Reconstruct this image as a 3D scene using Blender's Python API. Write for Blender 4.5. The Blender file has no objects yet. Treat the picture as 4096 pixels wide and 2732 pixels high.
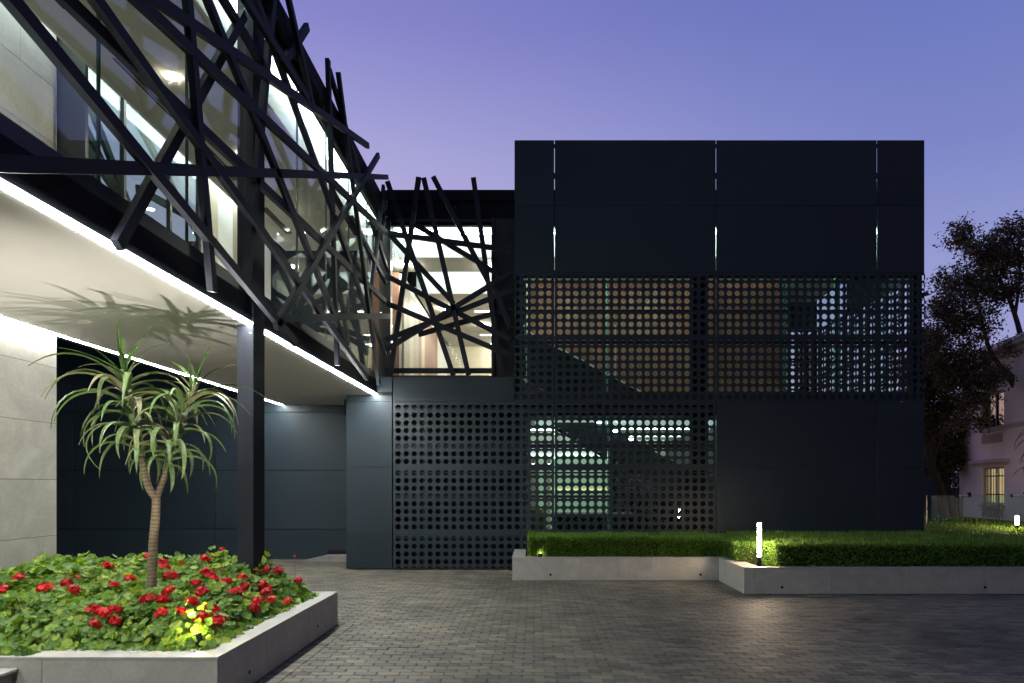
import bpy, bmesh, math, random
from mathutils import Vector, Matrix, noise

R = math.radians
PI = math.pi
rnd = random.Random(11)
scene = bpy.context.scene
col = scene.collection

# ------------------------------------------------------------------ camera
EYE, FPX, CX, CY = 1.9, 662.5, 535.0, 484.0        # eye height (m), focal length and axis on a 1024 px wide frame
cam_d = bpy.data.cameras.new('camera')
cam = bpy.data.objects.new('camera', cam_d)
col.objects.link(cam)
cam.location = (0, 0, EYE)
cam.rotation_euler = (R(90), 0, 0)
cam_d.sensor_width = 36
cam_d.lens = FPX * 36 / 1024
cam_d.shift_x = (512 - CX) / 1024
cam_d.shift_y = (CY - 341.5) / 1024
cam_d.clip_start = 0.05
cam_d.clip_end = 1500
scene.camera = cam

# ------------------------------------------------------------------ sky after sunset
world = bpy.data.worlds.new('World')
scene.world = world
world.use_nodes = True
wn, wl = world.node_tree.nodes, world.node_tree.links
wn.clear()
w_out = wn.new('ShaderNodeOutputWorld')
w_bg = wn.new('ShaderNodeBackground')
w_tc = wn.new('ShaderNodeTexCoord')
w_sep = wn.new('ShaderNodeSeparateXYZ')
wl.new(w_tc.outputs['Generated'], w_sep.inputs[0])


def w_ramp(stops):
    r = wn.new('ShaderNodeValToRGB')
    e = r.color_ramp.elements
    while len(e) < len(stops):
        e.new(0.5)
    for i, (p, c) in enumerate(stops):
        e[i].position = p
        e[i].color = (*c, 1)
    return r


def w_math(op, a, b=None):
    m = wn.new('ShaderNodeMath')
    m.operation = op
    for i, v in enumerate((a, b)):
        if v is None:
            continue
        if isinstance(v, (int, float)):
            m.inputs[i].default_value = v
        else:
            wl.new(v, m.inputs[i])
    return m.outputs[0]


ramp_w = w_ramp([(0.0, (1.25, .66, .48)), (.10, (.95, .60, .55)), (.22, (.62, .48, .68)), (.44, (.405, .385, .69)), (.565, (.255, .24, .61)),
                 (.70, (.19, .20, .55)), (1.0, (.08, .10, .36))])     # the side where the sun has set
ramp_e = w_ramp([(0.0, (.10, .08, .085)), (.18, (.11, .09, .11)), (.40, (.10, .10, .14)), (.52, (.095, .105, .18)),
                 (.66, (.09, .115, .24)), (1.0, (.07, .10, .36))])      # the opposite side
ramp_r = w_ramp([(0.0, (.37, .35, .60)), (.28, (.29, .32, .63)), (.40, (.20, .235, .57)), (.50, (.16, .20, .53)),
                 (.60, (.125, .16, .47)), (1.0, (.07, .10, .36))])     # side on to it
for r_ in (ramp_w, ramp_e, ramp_r):
    wl.new(w_sep.outputs['Z'], r_.inputs[0])
# azimuth weights: dot with the sunset direction (ahead and left)
sd = Vector((-.62, .785, 0)).normalized()
dotv = w_math('ADD', w_math('MULTIPLY', w_sep.outputs['X'], sd.x), w_math('MULTIPLY', w_sep.outputs['Y'], sd.y))
w_mr = wn.new('ShaderNodeMapRange')
w_mr.interpolation_type = 'SMOOTHERSTEP'
w_mr.inputs[1].default_value = .22; w_mr.inputs[2].default_value = 1.02
wl.new(dotv, w_mr.inputs[0])
wf = w_mr.outputs[0]
bf = w_math('MINIMUM', w_math('MAXIMUM', w_math('MULTIPLY', dotv, -1.6), 0.0), 1.0)
mix1 = wn.new('ShaderNodeMixRGB')
wl.new(wf, mix1.inputs[0]); wl.new(ramp_r.outputs[0], mix1.inputs[1]); wl.new(ramp_w.outputs[0], mix1.inputs[2])
mix2 = wn.new('ShaderNodeMixRGB')
wl.new(bf, mix2.inputs[0]); wl.new(mix1.outputs[0], mix2.inputs[1]); wl.new(ramp_e.outputs[0], mix2.inputs[2])
# a little physical twilight on top, sun just under the horizon
w_sky = wn.new('ShaderNodeTexSky')
w_sky.sky_type = 'NISHITA'
w_sky.sun_disc = False
w_sky.sun_elevation = R(-2.5)
w_sky.sun_rotation = math.atan2(sd.x, sd.y)
w_sky.air_density = 1.0
w_sky.dust_density = .6
add = wn.new('ShaderNodeMixRGB')
add.blend_type = 'ADD'
add.inputs[0].default_value = .06
wl.new(mix2.outputs[0], add.inputs[1]); wl.new(w_sky.outputs[0], add.inputs[2])
wl.new(add.outputs[0], w_bg.inputs[0])
w_bg.inputs[1].default_value = 1.0
wl.new(w_bg.outputs[0], w_out.inputs[0])

scene.view_settings.view_transform = 'Standard'
scene.view_settings.look = 'None'
scene.view_settings.exposure = 0.0
scene.view_settings.gamma = 1.0
scene.view_settings.use_curve_mapping = False
scene.render.engine = 'CYCLES'
cy = scene.cycles
cy.use_denoising = True
cy.max_bounces = 8
cy.diffuse_bounces = 4
cy.glossy_bounces = 4
cy.transparent_max_bounces = 16
cy.transmission_bounces = 4
cy.caustics_reflective = False
cy.caustics_refractive = False
cy.sample_clamp_indirect = 4.0
cy.use_light_tree = True


# ------------------------------------------------------------------ helpers
def P(xs, ys, D):
    """World point seen at photo pixel (xs, ys) on the frontal plane at depth D."""
    k = D / FPX
    return Vector(((xs / 4 - CX) * k, D, EYE + (CY - ys / 4) * k))


def PX(xs, ys, X):
    """World point seen at photo pixel (xs, ys) on the side plane x = X."""
    return P(xs, ys, X * FPX / (xs / 4 - CX))


class MB:
    """Collects polygons, then links them as one mesh object."""

    def __init__(s):
        s.v, s.f, s.m = [], [], []
        s.tone = None

    def add(s, vs, fs, mi=0):
        b = len(s.v)
        s.v.extend([tuple(p) for p in vs])
        s.f.extend([tuple(b + i for i in f) for f in fs])
        s.m.extend([mi] * len(fs))
        return s

    def box(s, x0, x1, y0, y1, z0, z1, mi=0):
        if x0 > x1: x0, x1 = x1, x0
        if y0 > y1: y0, y1 = y1, y0
        if z0 > z1: z0, z1 = z1, z0
        vs = [(x0, y0, z0), (x1, y0, z0), (x1, y1, z0), (x0, y1, z0), (x0, y0, z1), (x1, y0, z1), (x1, y1, z1), (x0, y1, z1)]
        return s.add(vs, [(0, 3, 2, 1), (4, 5, 6, 7), (0, 1, 5, 4), (1, 2, 6, 5), (2, 3, 7, 6), (3, 0, 4, 7)], mi)

    def bbox(s, x0, x1, y0, y1, z0, z1, b=.004, mi=0):
        """Box with chamfered edges."""
        if x0 > x1: x0, x1 = x1, x0
        if y0 > y1: y0, y1 = y1, y0
        if z0 > z1: z0, z1 = z1, z0
        vs, idx = [], {}
        X, Y, Z = (x0, x1), (y0, y1), (z0, z1)
        for i in (0, 1):
            for j in (0, 1):
                for k in (0, 1):
                    sx, sy, sz = (1 - 2 * i), (1 - 2 * j), (1 - 2 * k)
                    x, y, z = X[i], Y[j], Z[k]
                    for a, p in (('x', (x, y + sy * b, z + sz * b)), ('y', (x + sx * b, y, z + sz * b)), ('z', (x + sx * b, y + sy * b, z))):
                        idx[(i, j, k, a)] = len(vs)
                        vs.append(p)
        g = lambda i, j, k, a: idx[(i, j, k, a)]
        fs = []
        for i in (0, 1):
            q = [g(i, 0, 0, 'x'), g(i, 1, 0, 'x'), g(i, 1, 1, 'x'), g(i, 0, 1, 'x')]; fs.append(q if i else q[::-1])
            q = [g(0, i, 0, 'y'), g(1, i, 0, 'y'), g(1, i, 1, 'y'), g(0, i, 1, 'y')]; fs.append(q[::-1] if i else q)
            q = [g(0, 0, i, 'z'), g(1, 0, i, 'z'), g(1, 1, i, 'z'), g(0, 1, i, 'z')]; fs.append(q if i else q[::-1])
        for i in (0, 1):
            for j in (0, 1):
                q = [g(i, j, 0, 'x'), g(i, j, 0, 'y'), g(i, j, 1, 'y'), g(i, j, 1, 'x')]; fs.append(q if (i + j) % 2 == 0 else q[::-1])
                q = [g(i, 0, j, 'x'), g(i, 1, j, 'x'), g(i, 1, j, 'z'), g(i, 0, j, 'z')]; fs.append(q if (i + j) % 2 == 0 else q[::-1])
                q = [g(0, i, j, 'y'), g(0, i, j, 'z'), g(1, i, j, 'z'), g(1, i, j, 'y')]; fs.append(q if (i + j) % 2 == 0 else q[::-1])
                for k in (0, 1):
                    q = [g(i, j, k, 'x'), g(i, j, k, 'z'), g(i, j, k, 'y')]; fs.append(q if (i + j + k) % 2 == 0 else q[::-1])
        return s.add(vs, fs, mi)

    def bar(s, a, b, w, d, nrm, mi=0):
        """Rectangular bar from a to b; w across in the plane, d along nrm (nrm side is at the given line)."""
        a, b, n = Vector(a), Vector(b), Vector(nrm).normalized()
        t = (b - a).normalized()
        p = n.cross(t).normalized() * (w / 2)
        vs = []
        for q in (a, b):
            vs += [q - p, q + p, q + p - n * d, q - p - n * d]
        return s.add(vs, [(0, 1, 2, 3), (7, 6, 5, 4), (0, 4, 5, 1), (1, 5, 6, 2), (2, 6, 7, 3), (3, 7, 4, 0)], mi)

    def prism(s, poly, axis, a, b, mi=0):
        """Extrude a polygon. axis 'y': poly holds (x, z); axis 'x': (y, z); axis 'z': (x, y)."""
        n = len(poly)
        def mk(p, t):
            return {'y': (p[0], t, p[1]), 'x': (t, p[0], p[1]), 'z': (p[0], p[1], t)}[axis]
        vs = [mk(p, a) for p in poly] + [mk(p, b) for p in poly]
        fs = [tuple(range(n)), tuple(range(2 * n - 1, n - 1, -1))]
        fs += [(i, n + i, n + (i + 1) % n, (i + 1) % n) for i in range(n)]
        return s.add(vs, fs, mi)

    def tube(s, pts, rads, n=8, cap=True, mi=0, wob=0.0):
        pts = [Vector(p) for p in pts]
        vs, fs = [], []
        up = Vector((.13, .21, .97))
        for i, p in enumerate(pts):
            t = (pts[min(i + 1, len(pts) - 1)] - pts[max(i - 1, 0)]).normalized()
            u = t.cross(up)
            if u.length < .05: u = t.cross(Vector((1, 0, 0)))
            u.normalize(); w = t.cross(u)
            for k in range(n):
                a = 2 * PI * k / n
                r = rads[i] * (1 + wob * (rnd.random() - .5))
                vs.append(p + u * (math.cos(a) * r) + w * (math.sin(a) * r))
        for i in range(len(pts) - 1):
            for k in range(n):
                fs.append((i * n + k, i * n + (k + 1) % n, (i + 1) * n + (k + 1) % n, (i + 1) * n + k))
        if cap:
            fs.append(tuple(range(n - 1, -1, -1)))
            fs.append(tuple(range((len(pts) - 1) * n, len(pts) * n)))
        return s.add(vs, fs, mi)

    def mesh(s, name, mats):
        me = bpy.data.meshes.new(name)
        me.from_pydata(s.v, [], s.f)
        if not isinstance(mats, (list, tuple)): mats = [mats]
        for m in mats: me.materials.append(m)
        if len(mats) > 1: me.polygons.foreach_set('material_index', s.m)
        if s.tone is not None:
            at = me.attributes.new('tone', 'FLOAT', 'POINT')
            at.data.foreach_set('value', s.tone)
        me.update()
        return me

    def build(s, name, mats, parent=None, smooth=False, **props):
        me = s.mesh(name, mats)
        if smooth: me.polygons.foreach_set('use_smooth', [True] * len(me.polygons))
        return link(name, me, parent, **props)


def link(name, data, parent=None, loc=None, **props):
    o = bpy.data.objects.new(name, data)
    col.objects.link(o)
    if parent is not None:
        o.parent = parent
        if loc is None and parent.parent is None:
            o.location = -parent.location
    if loc is not None:
        o.location = loc
    for k, v in props.items():
        o[k] = v
    return o


def thing(name, label, cat, loc=(0, 0, 0), group=None):
    """Empty at a thing's base; its parts are built in world coordinates and hung under it."""
    o = bpy.data.objects.new(name, None)
    o.empty_display_size = .2
    col.objects.link(o)
    o.location = loc
    o['label'], o['category'] = label, cat
    if group: o['group'] = group
    return o


def tag(o, label, cat, group=None):
    o['label'], o['category'] = label, cat
    if group: o['group'] = group
    return o


# ------------------------------------------------------------------ materials
def base_mat(name):
    m = bpy.data.materials.new(name)
    m.use_nodes = True
    n, l = m.node_tree.nodes, m.node_tree.links
    b = n['Principled BSDF']
    return m, n, l, b


def nd(n, typ, **kw):
    x = n.new(typ)
    for k, v in kw.items():
        if k in x.inputs: x.inputs[k].default_value = v
        else: setattr(x, k, v)
    return x


def ramp(n, stops, interp='LINEAR'):
    r = n.new('ShaderNodeValToRGB')
    r.color_ramp.interpolation = interp
    e = r.color_ramp.elements
    while len(e) < len(stops): e.new(.5)
    for i, (p, c) in enumerate(stops):
        e[i].position = p
        e[i].color = (*c, 1) if len(c) == 3 else c
    return r


def coords(n, l, offset_random=True):
    tc = n.new('ShaderNodeTexCoord')
    if not offset_random: return tc.outputs['Object']
    oi = n.new('ShaderNodeObjectInfo')
    mp = n.new('ShaderNodeVectorMath'); mp.operation = 'SCALE'
    mp.inputs[0].default_value = (37.0, 71.0, 53.0)
    l.new(oi.outputs['Random'], mp.inputs['Scale'])
    ad = n.new('ShaderNodeVectorMath'); ad.operation = 'ADD'
    l.new(tc.outputs['Object'], ad.inputs[0]); l.new(mp.outputs[0], ad.inputs[1])
    return ad.outputs[0]


def plain(name, c, rough=.5, spec=.5, metal=0.0, var=.12, scale=3.0, bump=0.0, bscale=60.0, per_object=.0):
    """Principled surface with soft tonal variation, optional fine relief and a small tone shift per object."""
    m, n, l, b = base_mat(name)
    co = coords(n, l)
    no = nd(n, 'ShaderNodeTexNoise', Scale=scale, Detail=6.0, Roughness=.6)
    l.new(co, no.inputs['Vector'])
    lo = tuple(x * (1 - var) for x in c); hi = tuple(min(1, x * (1 + var)) for x in c)
    r = ramp(n, [(.3, lo), (.7, hi)])
    l.new(no.outputs['Fac'], r.inputs[0])
    out = r.outputs[0]
    if per_object:
        oi = n.new('ShaderNodeObjectInfo')
        mr = nd(n, 'ShaderNodeMapRange')
        mr.inputs[3].default_value = 1 - per_object; mr.inputs[4].default_value = 1 + per_object
        l.new(oi.outputs['Random'], mr.inputs[0])
        mu = n.new('ShaderNodeVectorMath'); mu.operation = 'SCALE'
        l.new(out, mu.inputs[0]); l.new(mr.outputs[0], mu.inputs['Scale'])
        out = mu.outputs[0]
    l.new(out, b.inputs['Base Color'])
    rr = nd(n, 'ShaderNodeMapRange')
    rr.inputs[3].default_value = max(.02, rough - .08); rr.inputs[4].default_value = min(1, rough + .08)
    l.new(no.outputs['Fac'], rr.inputs[0]); l.new(rr.outputs[0], b.inputs['Roughness'])
    b.inputs['Specular IOR Level'].default_value = spec
    b.inputs['Metallic'].default_value = metal
    if bump:
        n2 = nd(n, 'ShaderNodeTexNoise', Scale=bscale, Detail=4.0)
        l.new(co, n2.inputs['Vector'])
        bp = nd(n, 'ShaderNodeBump', Strength=bump, Distance=.01)
        l.new(n2.outputs['Fac'], bp.inputs['Height']); l.new(bp.outputs[0], b.inputs['Normal'])
    return m


def glow(name, c, s):
    m, n, l, b = base_mat(name)
    b.inputs['Base Color'].default_value = (.8, .8, .8, 1)
    b.inputs['Emission Color'].default_value = (*c, 1)
    b.inputs['Emission Strength'].default_value = s
    return m


def glass(name, tint=(1, 1, 1), f0=.045, rough=0.0, gain=1.0):
    """Thin architectural pane: transparent with a Schlick mirror reflection."""
    m, n, l, b = base_mat(name)
    n.remove(b)
    out = n['Material Output']
    lw = nd(n, 'ShaderNodeLayerWeight', Blend=.5)
    p5 = nd(n, 'ShaderNodeMath', operation='POWER'); p5.inputs[1].default_value = 5.0
    l.new(lw.outputs['Facing'], p5.inputs[0])
    ma = nd(n, 'ShaderNodeMath', operation='MULTIPLY_ADD', use_clamp=True)
    ma.inputs[1].default_value = (1 - f0) * gain; ma.inputs[2].default_value = f0 * gain
    l.new(p5.outputs[0], ma.inputs[0])
    tr = nd(n, 'ShaderNodeBsdfTransparent'); tr.inputs[0].default_value = (*tint, 1)
    gl = nd(n, 'ShaderNodeBsdfGlossy', Roughness=rough); gl.inputs[0].default_value = (1, 1, 1, 1)
    mx = n.new('ShaderNodeMixShader')
    l.new(ma.outputs[0], mx.inputs[0]); l.new(tr.outputs[0], mx.inputs[1]); l.new(gl.outputs[0], mx.inputs[2])
    l.new(mx.outputs[0], out.inputs[0])
    return m


def stone(name, lo, hi, vein=(.30, .25, .19), rough=.55):
    m, n, l, b = base_mat(name)
    co = coords(n, l)
    n1 = nd(n, 'ShaderNodeTexNoise', Scale=1.3, Detail=9.0, Roughness=.62, Distortion=1.6)
    n2 = nd(n, 'ShaderNodeTexNoise', Scale=26.0, Detail=5.0, Roughness=.7)
    n3 = nd(n, 'ShaderNodeTexNoise', Scale=.9, Detail=7.0, Roughness=.55, Distortion=2.4)
    for x in (n1, n2, n3): l.new(co, x.inputs['Vector'])
    r1 = ramp(n, [(.28, lo), (.5, tuple((a + c) / 2 for a, c in zip(lo, hi))), (.72, hi)])
    l.new(n1.outputs['Fac'], r1.inputs[0])
    r3 = ramp(n, [(.475, (0, 0, 0)), (.5, (1, 1, 1)), (.525, (0, 0, 0))])
    l.new(n3.outputs['Fac'], r3.inputs[0])
    k = nd(n, 'ShaderNodeMath', operation='MULTIPLY'); k.inputs[1].default_value = .60
    k2 = nd(n, 'ShaderNodeMath', operation='MULTIPLY')
    l.new(r3.outputs[0], k.inputs[0]); l.new(k.outputs[0], k2.inputs[0]); l.new(n1.outputs['Fac'], k2.inputs[1])
    mx = n.new('ShaderNodeMixRGB'); l.new(k2.outputs[0], mx.inputs[0]); l.new(r1.outputs[0], mx.inputs[1])
    mx.inputs[2].default_value = (*vein, 1)
    r2 = ramp(n, [(.2, (.86, .86, .86)), (.8, (1.1, 1.1, 1.1))])
    l.new(n2.outputs['Fac'], r2.inputs[0])
    mu = n.new('ShaderNodeMixRGB'); mu.blend_type = 'MULTIPLY'; mu.inputs[0].default_value = 1
    l.new(mx.outputs[0], mu.inputs[1]); l.new(r2.outputs[0], mu.inputs[2])
    l.new(mu.outputs[0], b.inputs['Base Color'])
    b.inputs['Roughness'].default_value = rough
    b.inputs['Specular IOR Level'].default_value = .4
    bp = nd(n, 'ShaderNodeBump', Strength=.25, Distance=.004)
    l.new(n2.outputs['Fac'], bp.inputs['Height']); l.new(bp.outputs[0], b.inputs['Normal'])
    return m


def paver_mat(name, from_attr):
    m, n, l, b = base_mat(name)
    tc = n.new('ShaderNodeTexCoord'); geo = n.new('ShaderNodeNewGeometry')
    if from_attr:
        at = nd(n, 'ShaderNodeAttribute', attribute_name='tone'); tone = at.outputs['Fac']
    else:
        oi = n.new('ShaderNodeObjectInfo'); tone = oi.outputs['Random']
    r = ramp(n, [(0, (.062, .056, .043)), (.25, (.092, .086, .072)), (.5, (.110, .097, .073)), (.75, (.120, .111, .091)), (1, (.165, .142, .100))])
    l.new(tone, r.inputs[0])
    big = nd(n, 'ShaderNodeTexNoise', Scale=.45, Detail=5.0, Roughness=.6)
    l.new(geo.outputs['Position'], big.inputs['Vector'])
    rb = ramp(n, [(.30, (.50, .50, .51)), (.50, (.95, .95, .95)), (.70, (1.30, 1.27, 1.20))])
    l.new(big.outputs['Fac'], rb.inputs[0])
    fine = nd(n, 'ShaderNodeTexNoise', Scale=180.0, Detail=3.0, Roughness=.7)
    l.new(geo.outputs['Position'], fine.inputs['Vector'])
    rf = ramp(n, [(.25, (.8, .8, .8)), (.75, (1.15, 1.15, 1.15))])
    l.new(fine.outputs['Fac'], rf.inputs[0])
    m1 = n.new('ShaderNodeMixRGB'); m1.blend_type = 'MULTIPLY'; m1.inputs[0].default_value = 1
    m2 = n.new('ShaderNodeMixRGB'); m2.blend_type = 'MULTIPLY'; m2.inputs[0].default_value = 1
    l.new(r.outputs[0], m1.inputs[1]); l.new(rb.outputs[0], m1.inputs[2])
    l.new(m1.outputs[0], m2.inputs[1]); l.new(rf.outputs[0], m2.inputs[2])
    l.new(m2.outputs[0], b.inputs['Base Color'])
    b.inputs['Roughness'].default_value = .62
    b.inputs['Specular IOR Level'].default_value = .35
    bp = nd(n, 'ShaderNodeBump', Strength=.35, Distance=.004)
    l.new(fine.outputs['Fac'], bp.inputs['Height']); l.new(bp.outputs[0], b.inputs['Normal'])
    return m


def leaf_mat(name, stops, trans=.35, rough=.45, attr=False):
    m, n, l, b = base_mat(name)
    out = n['Material Output']
    if attr:
        t = nd(n, 'ShaderNodeAttribute', attribute_name='tone').outputs['Fac']
    else:
        t = n.new('ShaderNodeObjectInfo').outputs['Random']
    r = ramp(n, stops); l.new(t, r.inputs[0])
    tc = n.new('ShaderNodeTexCoord')
    no = nd(n, 'ShaderNodeTexNoise', Scale=30.0, Detail=3.0)
    l.new(tc.outputs['Object'], no.inputs['Vector'])
    rv = ramp(n, [(.3, (.8, .8, .8)), (.7, (1.15, 1.15, 1.15))]); l.new(no.outputs['Fac'], rv.inputs[0])
    mu = n.new('ShaderNodeMixRGB'); mu.blend_type = 'MULTIPLY'; mu.inputs[0].default_value = 1
    l.new(r.outputs[0], mu.inputs[1]); l.new(rv.outputs[0], mu.inputs[2])
    l.new(mu.outputs[0], b.inputs['Base Color'])
    b.inputs['Roughness'].default_value = rough
    b.inputs['Specular IOR Level'].default_value = .35
    if trans:
        ts = n.new('ShaderNodeBsdfTranslucent')
        hs = nd(n, 'ShaderNodeHueSaturation', Hue=.485, Saturation=1.1, Value=1.3)
        l.new(mu.outputs[0], hs.inputs['Color']); l.new(hs.outputs[0], ts.inputs[0])
        mx = n.new('ShaderNodeMixShader'); mx.inputs[0].default_value = trans
        l.new(b.outputs[0], mx.inputs[1]); l.new(ts.outputs[0], mx.inputs[2]); l.new(mx.outputs[0], out.inputs[0])
    return m


def wood_mat(name, a, c, grain_axis=2, rough=.5):
    m, n, l, b = base_mat(name)
    co = coords(n, l)
    mp = n.new('ShaderNodeMapping')
    sc = [9.0, 9.0, 9.0]; sc[grain_axis] = .7
    mp.inputs['Scale'].default_value = sc
    l.new(co, mp.inputs['Vector'])
    no = nd(n, 'ShaderNodeTexNoise', Scale=1.6, Detail=7.0, Roughness=.65, Distortion=.8)
    l.new(mp.outputs[0], no.inputs['Vector'])
    r = ramp(n, [(.25, a), (.75, c)]); l.new(no.outputs['Fac'], r.inputs[0])
    oi = n.new('ShaderNodeObjectInfo')
    mr = nd(n, 'ShaderNodeMapRange'); mr.inputs[3].default_value = .75; mr.inputs[4].default_value = 1.2
    l.new(oi.outputs['Random'], mr.inputs[0])
    mu = n.new('ShaderNodeVectorMath'); mu.operation = 'SCALE'
    l.new(r.outputs[0], mu.inputs[0]); l.new(mr.outputs[0], mu.inputs['Scale'])
    l.new(mu.outputs[0], b.inputs['Base Color'])
    b.inputs['Roughness'].default_value = rough
    return m


def marble_mat(name):
    m, n, l, b = base_mat(name)
    co = coords(n, l)
    n1 = nd(n, 'ShaderNodeTexNoise', Scale=2.0, Detail=9.0, Roughness=.6, Distortion=2.8)
    l.new(co, n1.inputs['Vector'])
    r = ramp(n, [(.44, (.012, .013, .015)), (.49, (.03, .032, .035)), (.505, (.6, .62, .62)), (.52, (.03, .03, .034)), (.68, (.012, .012, .014)), (.72, (.35, .36, .37))])
    l.new(n1.outputs['Fac'], r.inputs[0]); l.new(r.outputs[0], b.inputs['Base Color'])
    b.inputs['Roughness'].default_value = .15
    return m


M = {}
M['panel'] = plain('coated black panel', (.017, .027, .036), .45, .28, var=.10, scale=.8, bump=.05, bscale=220, per_object=.10)
M['steel'] = plain('black painted steel', (.022, .024, .033), .6, .09, var=.2, scale=2.0, bump=.06, bscale=90)
M['dark'] = plain('matt black', (.006, .006, .007), .8, .2)
M['frame'] = plain('black window frame', (.012, .013, .016), .4, .5)
M['fascia'] = plain('black fascia', (.013, .014, .018), .7, .06, bump=.05)
M['soffit'] = plain('white plaster', (.76, .745, .735), .8, .2, var=.03, scale=1.2)
M['ceil'] = plain('ceiling paint', (.60, .58, .50), .85, .2, var=.03)
M['white'] = plain('white paint', (.80, .80, .79), .7, .3, var=.03)
M['carpet'] = plain('pale floor', (.42, .40, .37), .95, .1, var=.2, scale=12)
M['stone'] = stone('grey stone tile', (.27, .26, .235), (.40, .385, .35))
M['cap'] = stone('stone coping', (.27, .262, .238), (.37, .36, .33), rough=.48)
M['pav_o'] = paver_mat('paver', False)
M['pav_s'] = paver_mat('paver field', True)
M['sand'] = plain('joint sand', (.028, .025, .021), .95, .1, var=.3, scale=40)
M['concrete'] = plain('concrete', (.22, .22, .21), .85, .2, var=.2, scale=4, bump=.2)
M['soil'] = plain('dark soil', (.022, .016, .011), .95, .1, var=.4, scale=20, bump=.6, bscale=40)
M['glass'] = glass('clear glass', (.93, .97, .95))
M['glass_h'] = glass('house window glass', (.8, .8, .8), .20)
M['glass_g'] = glass('green tinted glass', (.80, .93, .88))
M['edge'] = plain('dark glass edge', (.07, .11, .10), .2, .5)
M['fin'] = plain('glass edge', (.42, .82, .70), .25, .5, var=.1)  # bright green stands in for light carried to the glass edges
M['led'] = glow('white led', (.98, 1.0, .94), 150)
M['led_in'] = glow('cove led', (.88, 1.0, .97), 10)
M['down'] = glow('warm downlight', (1.0, .92, .80), 850)
M['bollard2'] = glow('warm tube light beyond', (1.0, .76, .52), 520)
M['bollard'] = glow('warm tube light', (1.0, .76, .52), 190)
M['lamp'] = glow('spot lens', (1.0, .90, .62), 60)
M['led_dot'] = glow('stair light', (.95, 1.0, .98), 50)
M['wood'] = wood_mat('brown timber panel', (.14, .062, .038), (.26, .128, .082))
M['wood_l'] = wood_mat('pale timber panel', (.36, .29, .21), (.52, .44, .34))
M['marble'] = marble_mat('black veined marble')
M['house'] = plain('pale render', (.82, .75, .73), .85, .2, var=.06, scale=2, bump=.15, bscale=120)
M['trim'] = plain('stone trim', (.50, .45, .43), .8, .2, var=.06)
M['curtain'] = glow('lit curtain', (1.0, .78, .40), .9)
M['bark'] = plain('tree bark', (.055, .045, .036), .9, .15, var=.35, scale=9, bump=.6, bscale=18)
def ringed_bark():
    m = plain('ringed aloe bark', (.15, .118, .078), .8, .2, var=.3, scale=6, bump=.5, bscale=24)
    n, l = m.node_tree.nodes, m.node_tree.links
    b = n['Principled BSDF']
    tc = n.new('ShaderNodeTexCoord')
    wv = nd(n, 'ShaderNodeTexWave', wave_type='BANDS', bands_direction='Z', Scale=7.5, Distortion=5.0)
    wv.inputs['Detail'].default_value = 2.0
    l.new(tc.outputs['Object'], wv.inputs['Vector'])
    r = ramp(n, [(.0, (.66, .63, .58)), (.3, (.95, .95, .95)), (1, (1.2, 1.17, 1.1))]); l.new(wv.outputs['Fac'], r.inputs[0])
    mu = n.new('ShaderNodeMixRGB'); mu.blend_type = 'MULTIPLY'; mu.inputs[0].default_value = 1
    src = b.inputs['Base Color'].links[0].from_socket
    l.new(src, mu.inputs[1]); l.new(r.outputs[0], mu.inputs[2]); l.new(mu.outputs[0], b.inputs['Base Color'])
    return m


M['aloe_bark'] = ringed_bark()
M['aloe'] = leaf_mat('aloe leaf', [(0, (.10, .145, .05)), (.35, (.085, .15, .045)), (.7, (.165, .18, .08)), (1, (.18, .165, .095))], .08, .45)
M['aloe_y'] = leaf_mat('young aloe leaf', [(0, (.055, .12, .025)), (1, (.08, .16, .03))], .1, .4)
M['ger'] = leaf_mat('geranium leaf', [(0, (.065, .165, .018)), (.4, (.12, .235, .024)), (.75, (.20, .31, .032)), (1, (.33, .40, .05))], .38, .5)
M['ger_s'] = leaf_mat('geranium mass', [(0, (.03, .085, .012)), (.5, (.085, .175, .02)), (1, (.23, .30, .035))], .35, .5, attr=True)
M['stem'] = leaf_mat('green stem', [(0, (.11, .17, .045)), (1, (.15, .18, .06))], .0, .5)
M['petal'] = leaf_mat('red petal', [(0, (.42, .004, .006)), (.6, (.56, .008, .009)), (1, (.66, .035, .012))], .18, .5)
M['hedge'] = leaf_mat('hedge leaf', [(0, (.06, .14, .018)), (.5, (.11, .22, .03)), (1, (.17, .28, .045))], .3, .5, attr=True)
M['hedge_in'] = plain('hedge inside', (.018, .024, .009), .95, .1)
M['tree'] = leaf_mat('tree leaf', [(0, (.07, .07, .03)), (.5, (.11, .09, .045)), (1, (.17, .115, .06))], .25, .5, attr=True)
M['lawn'] = plain('lawn ground', (.035, .055, .016), .95, .1, var=.3, scale=8)
M['grey_metal'] = plain('grey metal', (.10, .10, .105), .4, .5, metal=.6)
M['brass'] = plain('brass line', (.35, .25, .10), .4, .5, metal=.7)
M['cream'] = plain('cream wall', (.60, .54, .42), .7, .3, var=.05)
M['green_lit'] = glow('lit green glass wall', (.46, .68, .46), .40)
M['strip'] = glow('ceiling strip light', (1.0, .93, .82), 5.0)
M['strip_hi'] = glow('bright strip light', (.96, 1.0, .98), 9.0)
M['wash'] = glow('warm wall wash', (1.0, .90, .84), 4.6)
M['lum'] = glow('painted ceiling glow', (.72, .80, .80), .60)  # emission takes the place of light falling on the ceiling
M['lum2'] = glow('added ceiling glow', (1.0, .95, .86), 2.4)  # added emitter for the rear of the lobby
M['yline'] = glow('yellow light line', (1.0, .85, .25), 1.2)
M['deep'] = plain('dark slate paint', (.05, .06, .075), .7, .3)
M['tile_grey'] = plain('grey floor tile', (.16, .16, .155), .25, .5, var=.1)

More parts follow.
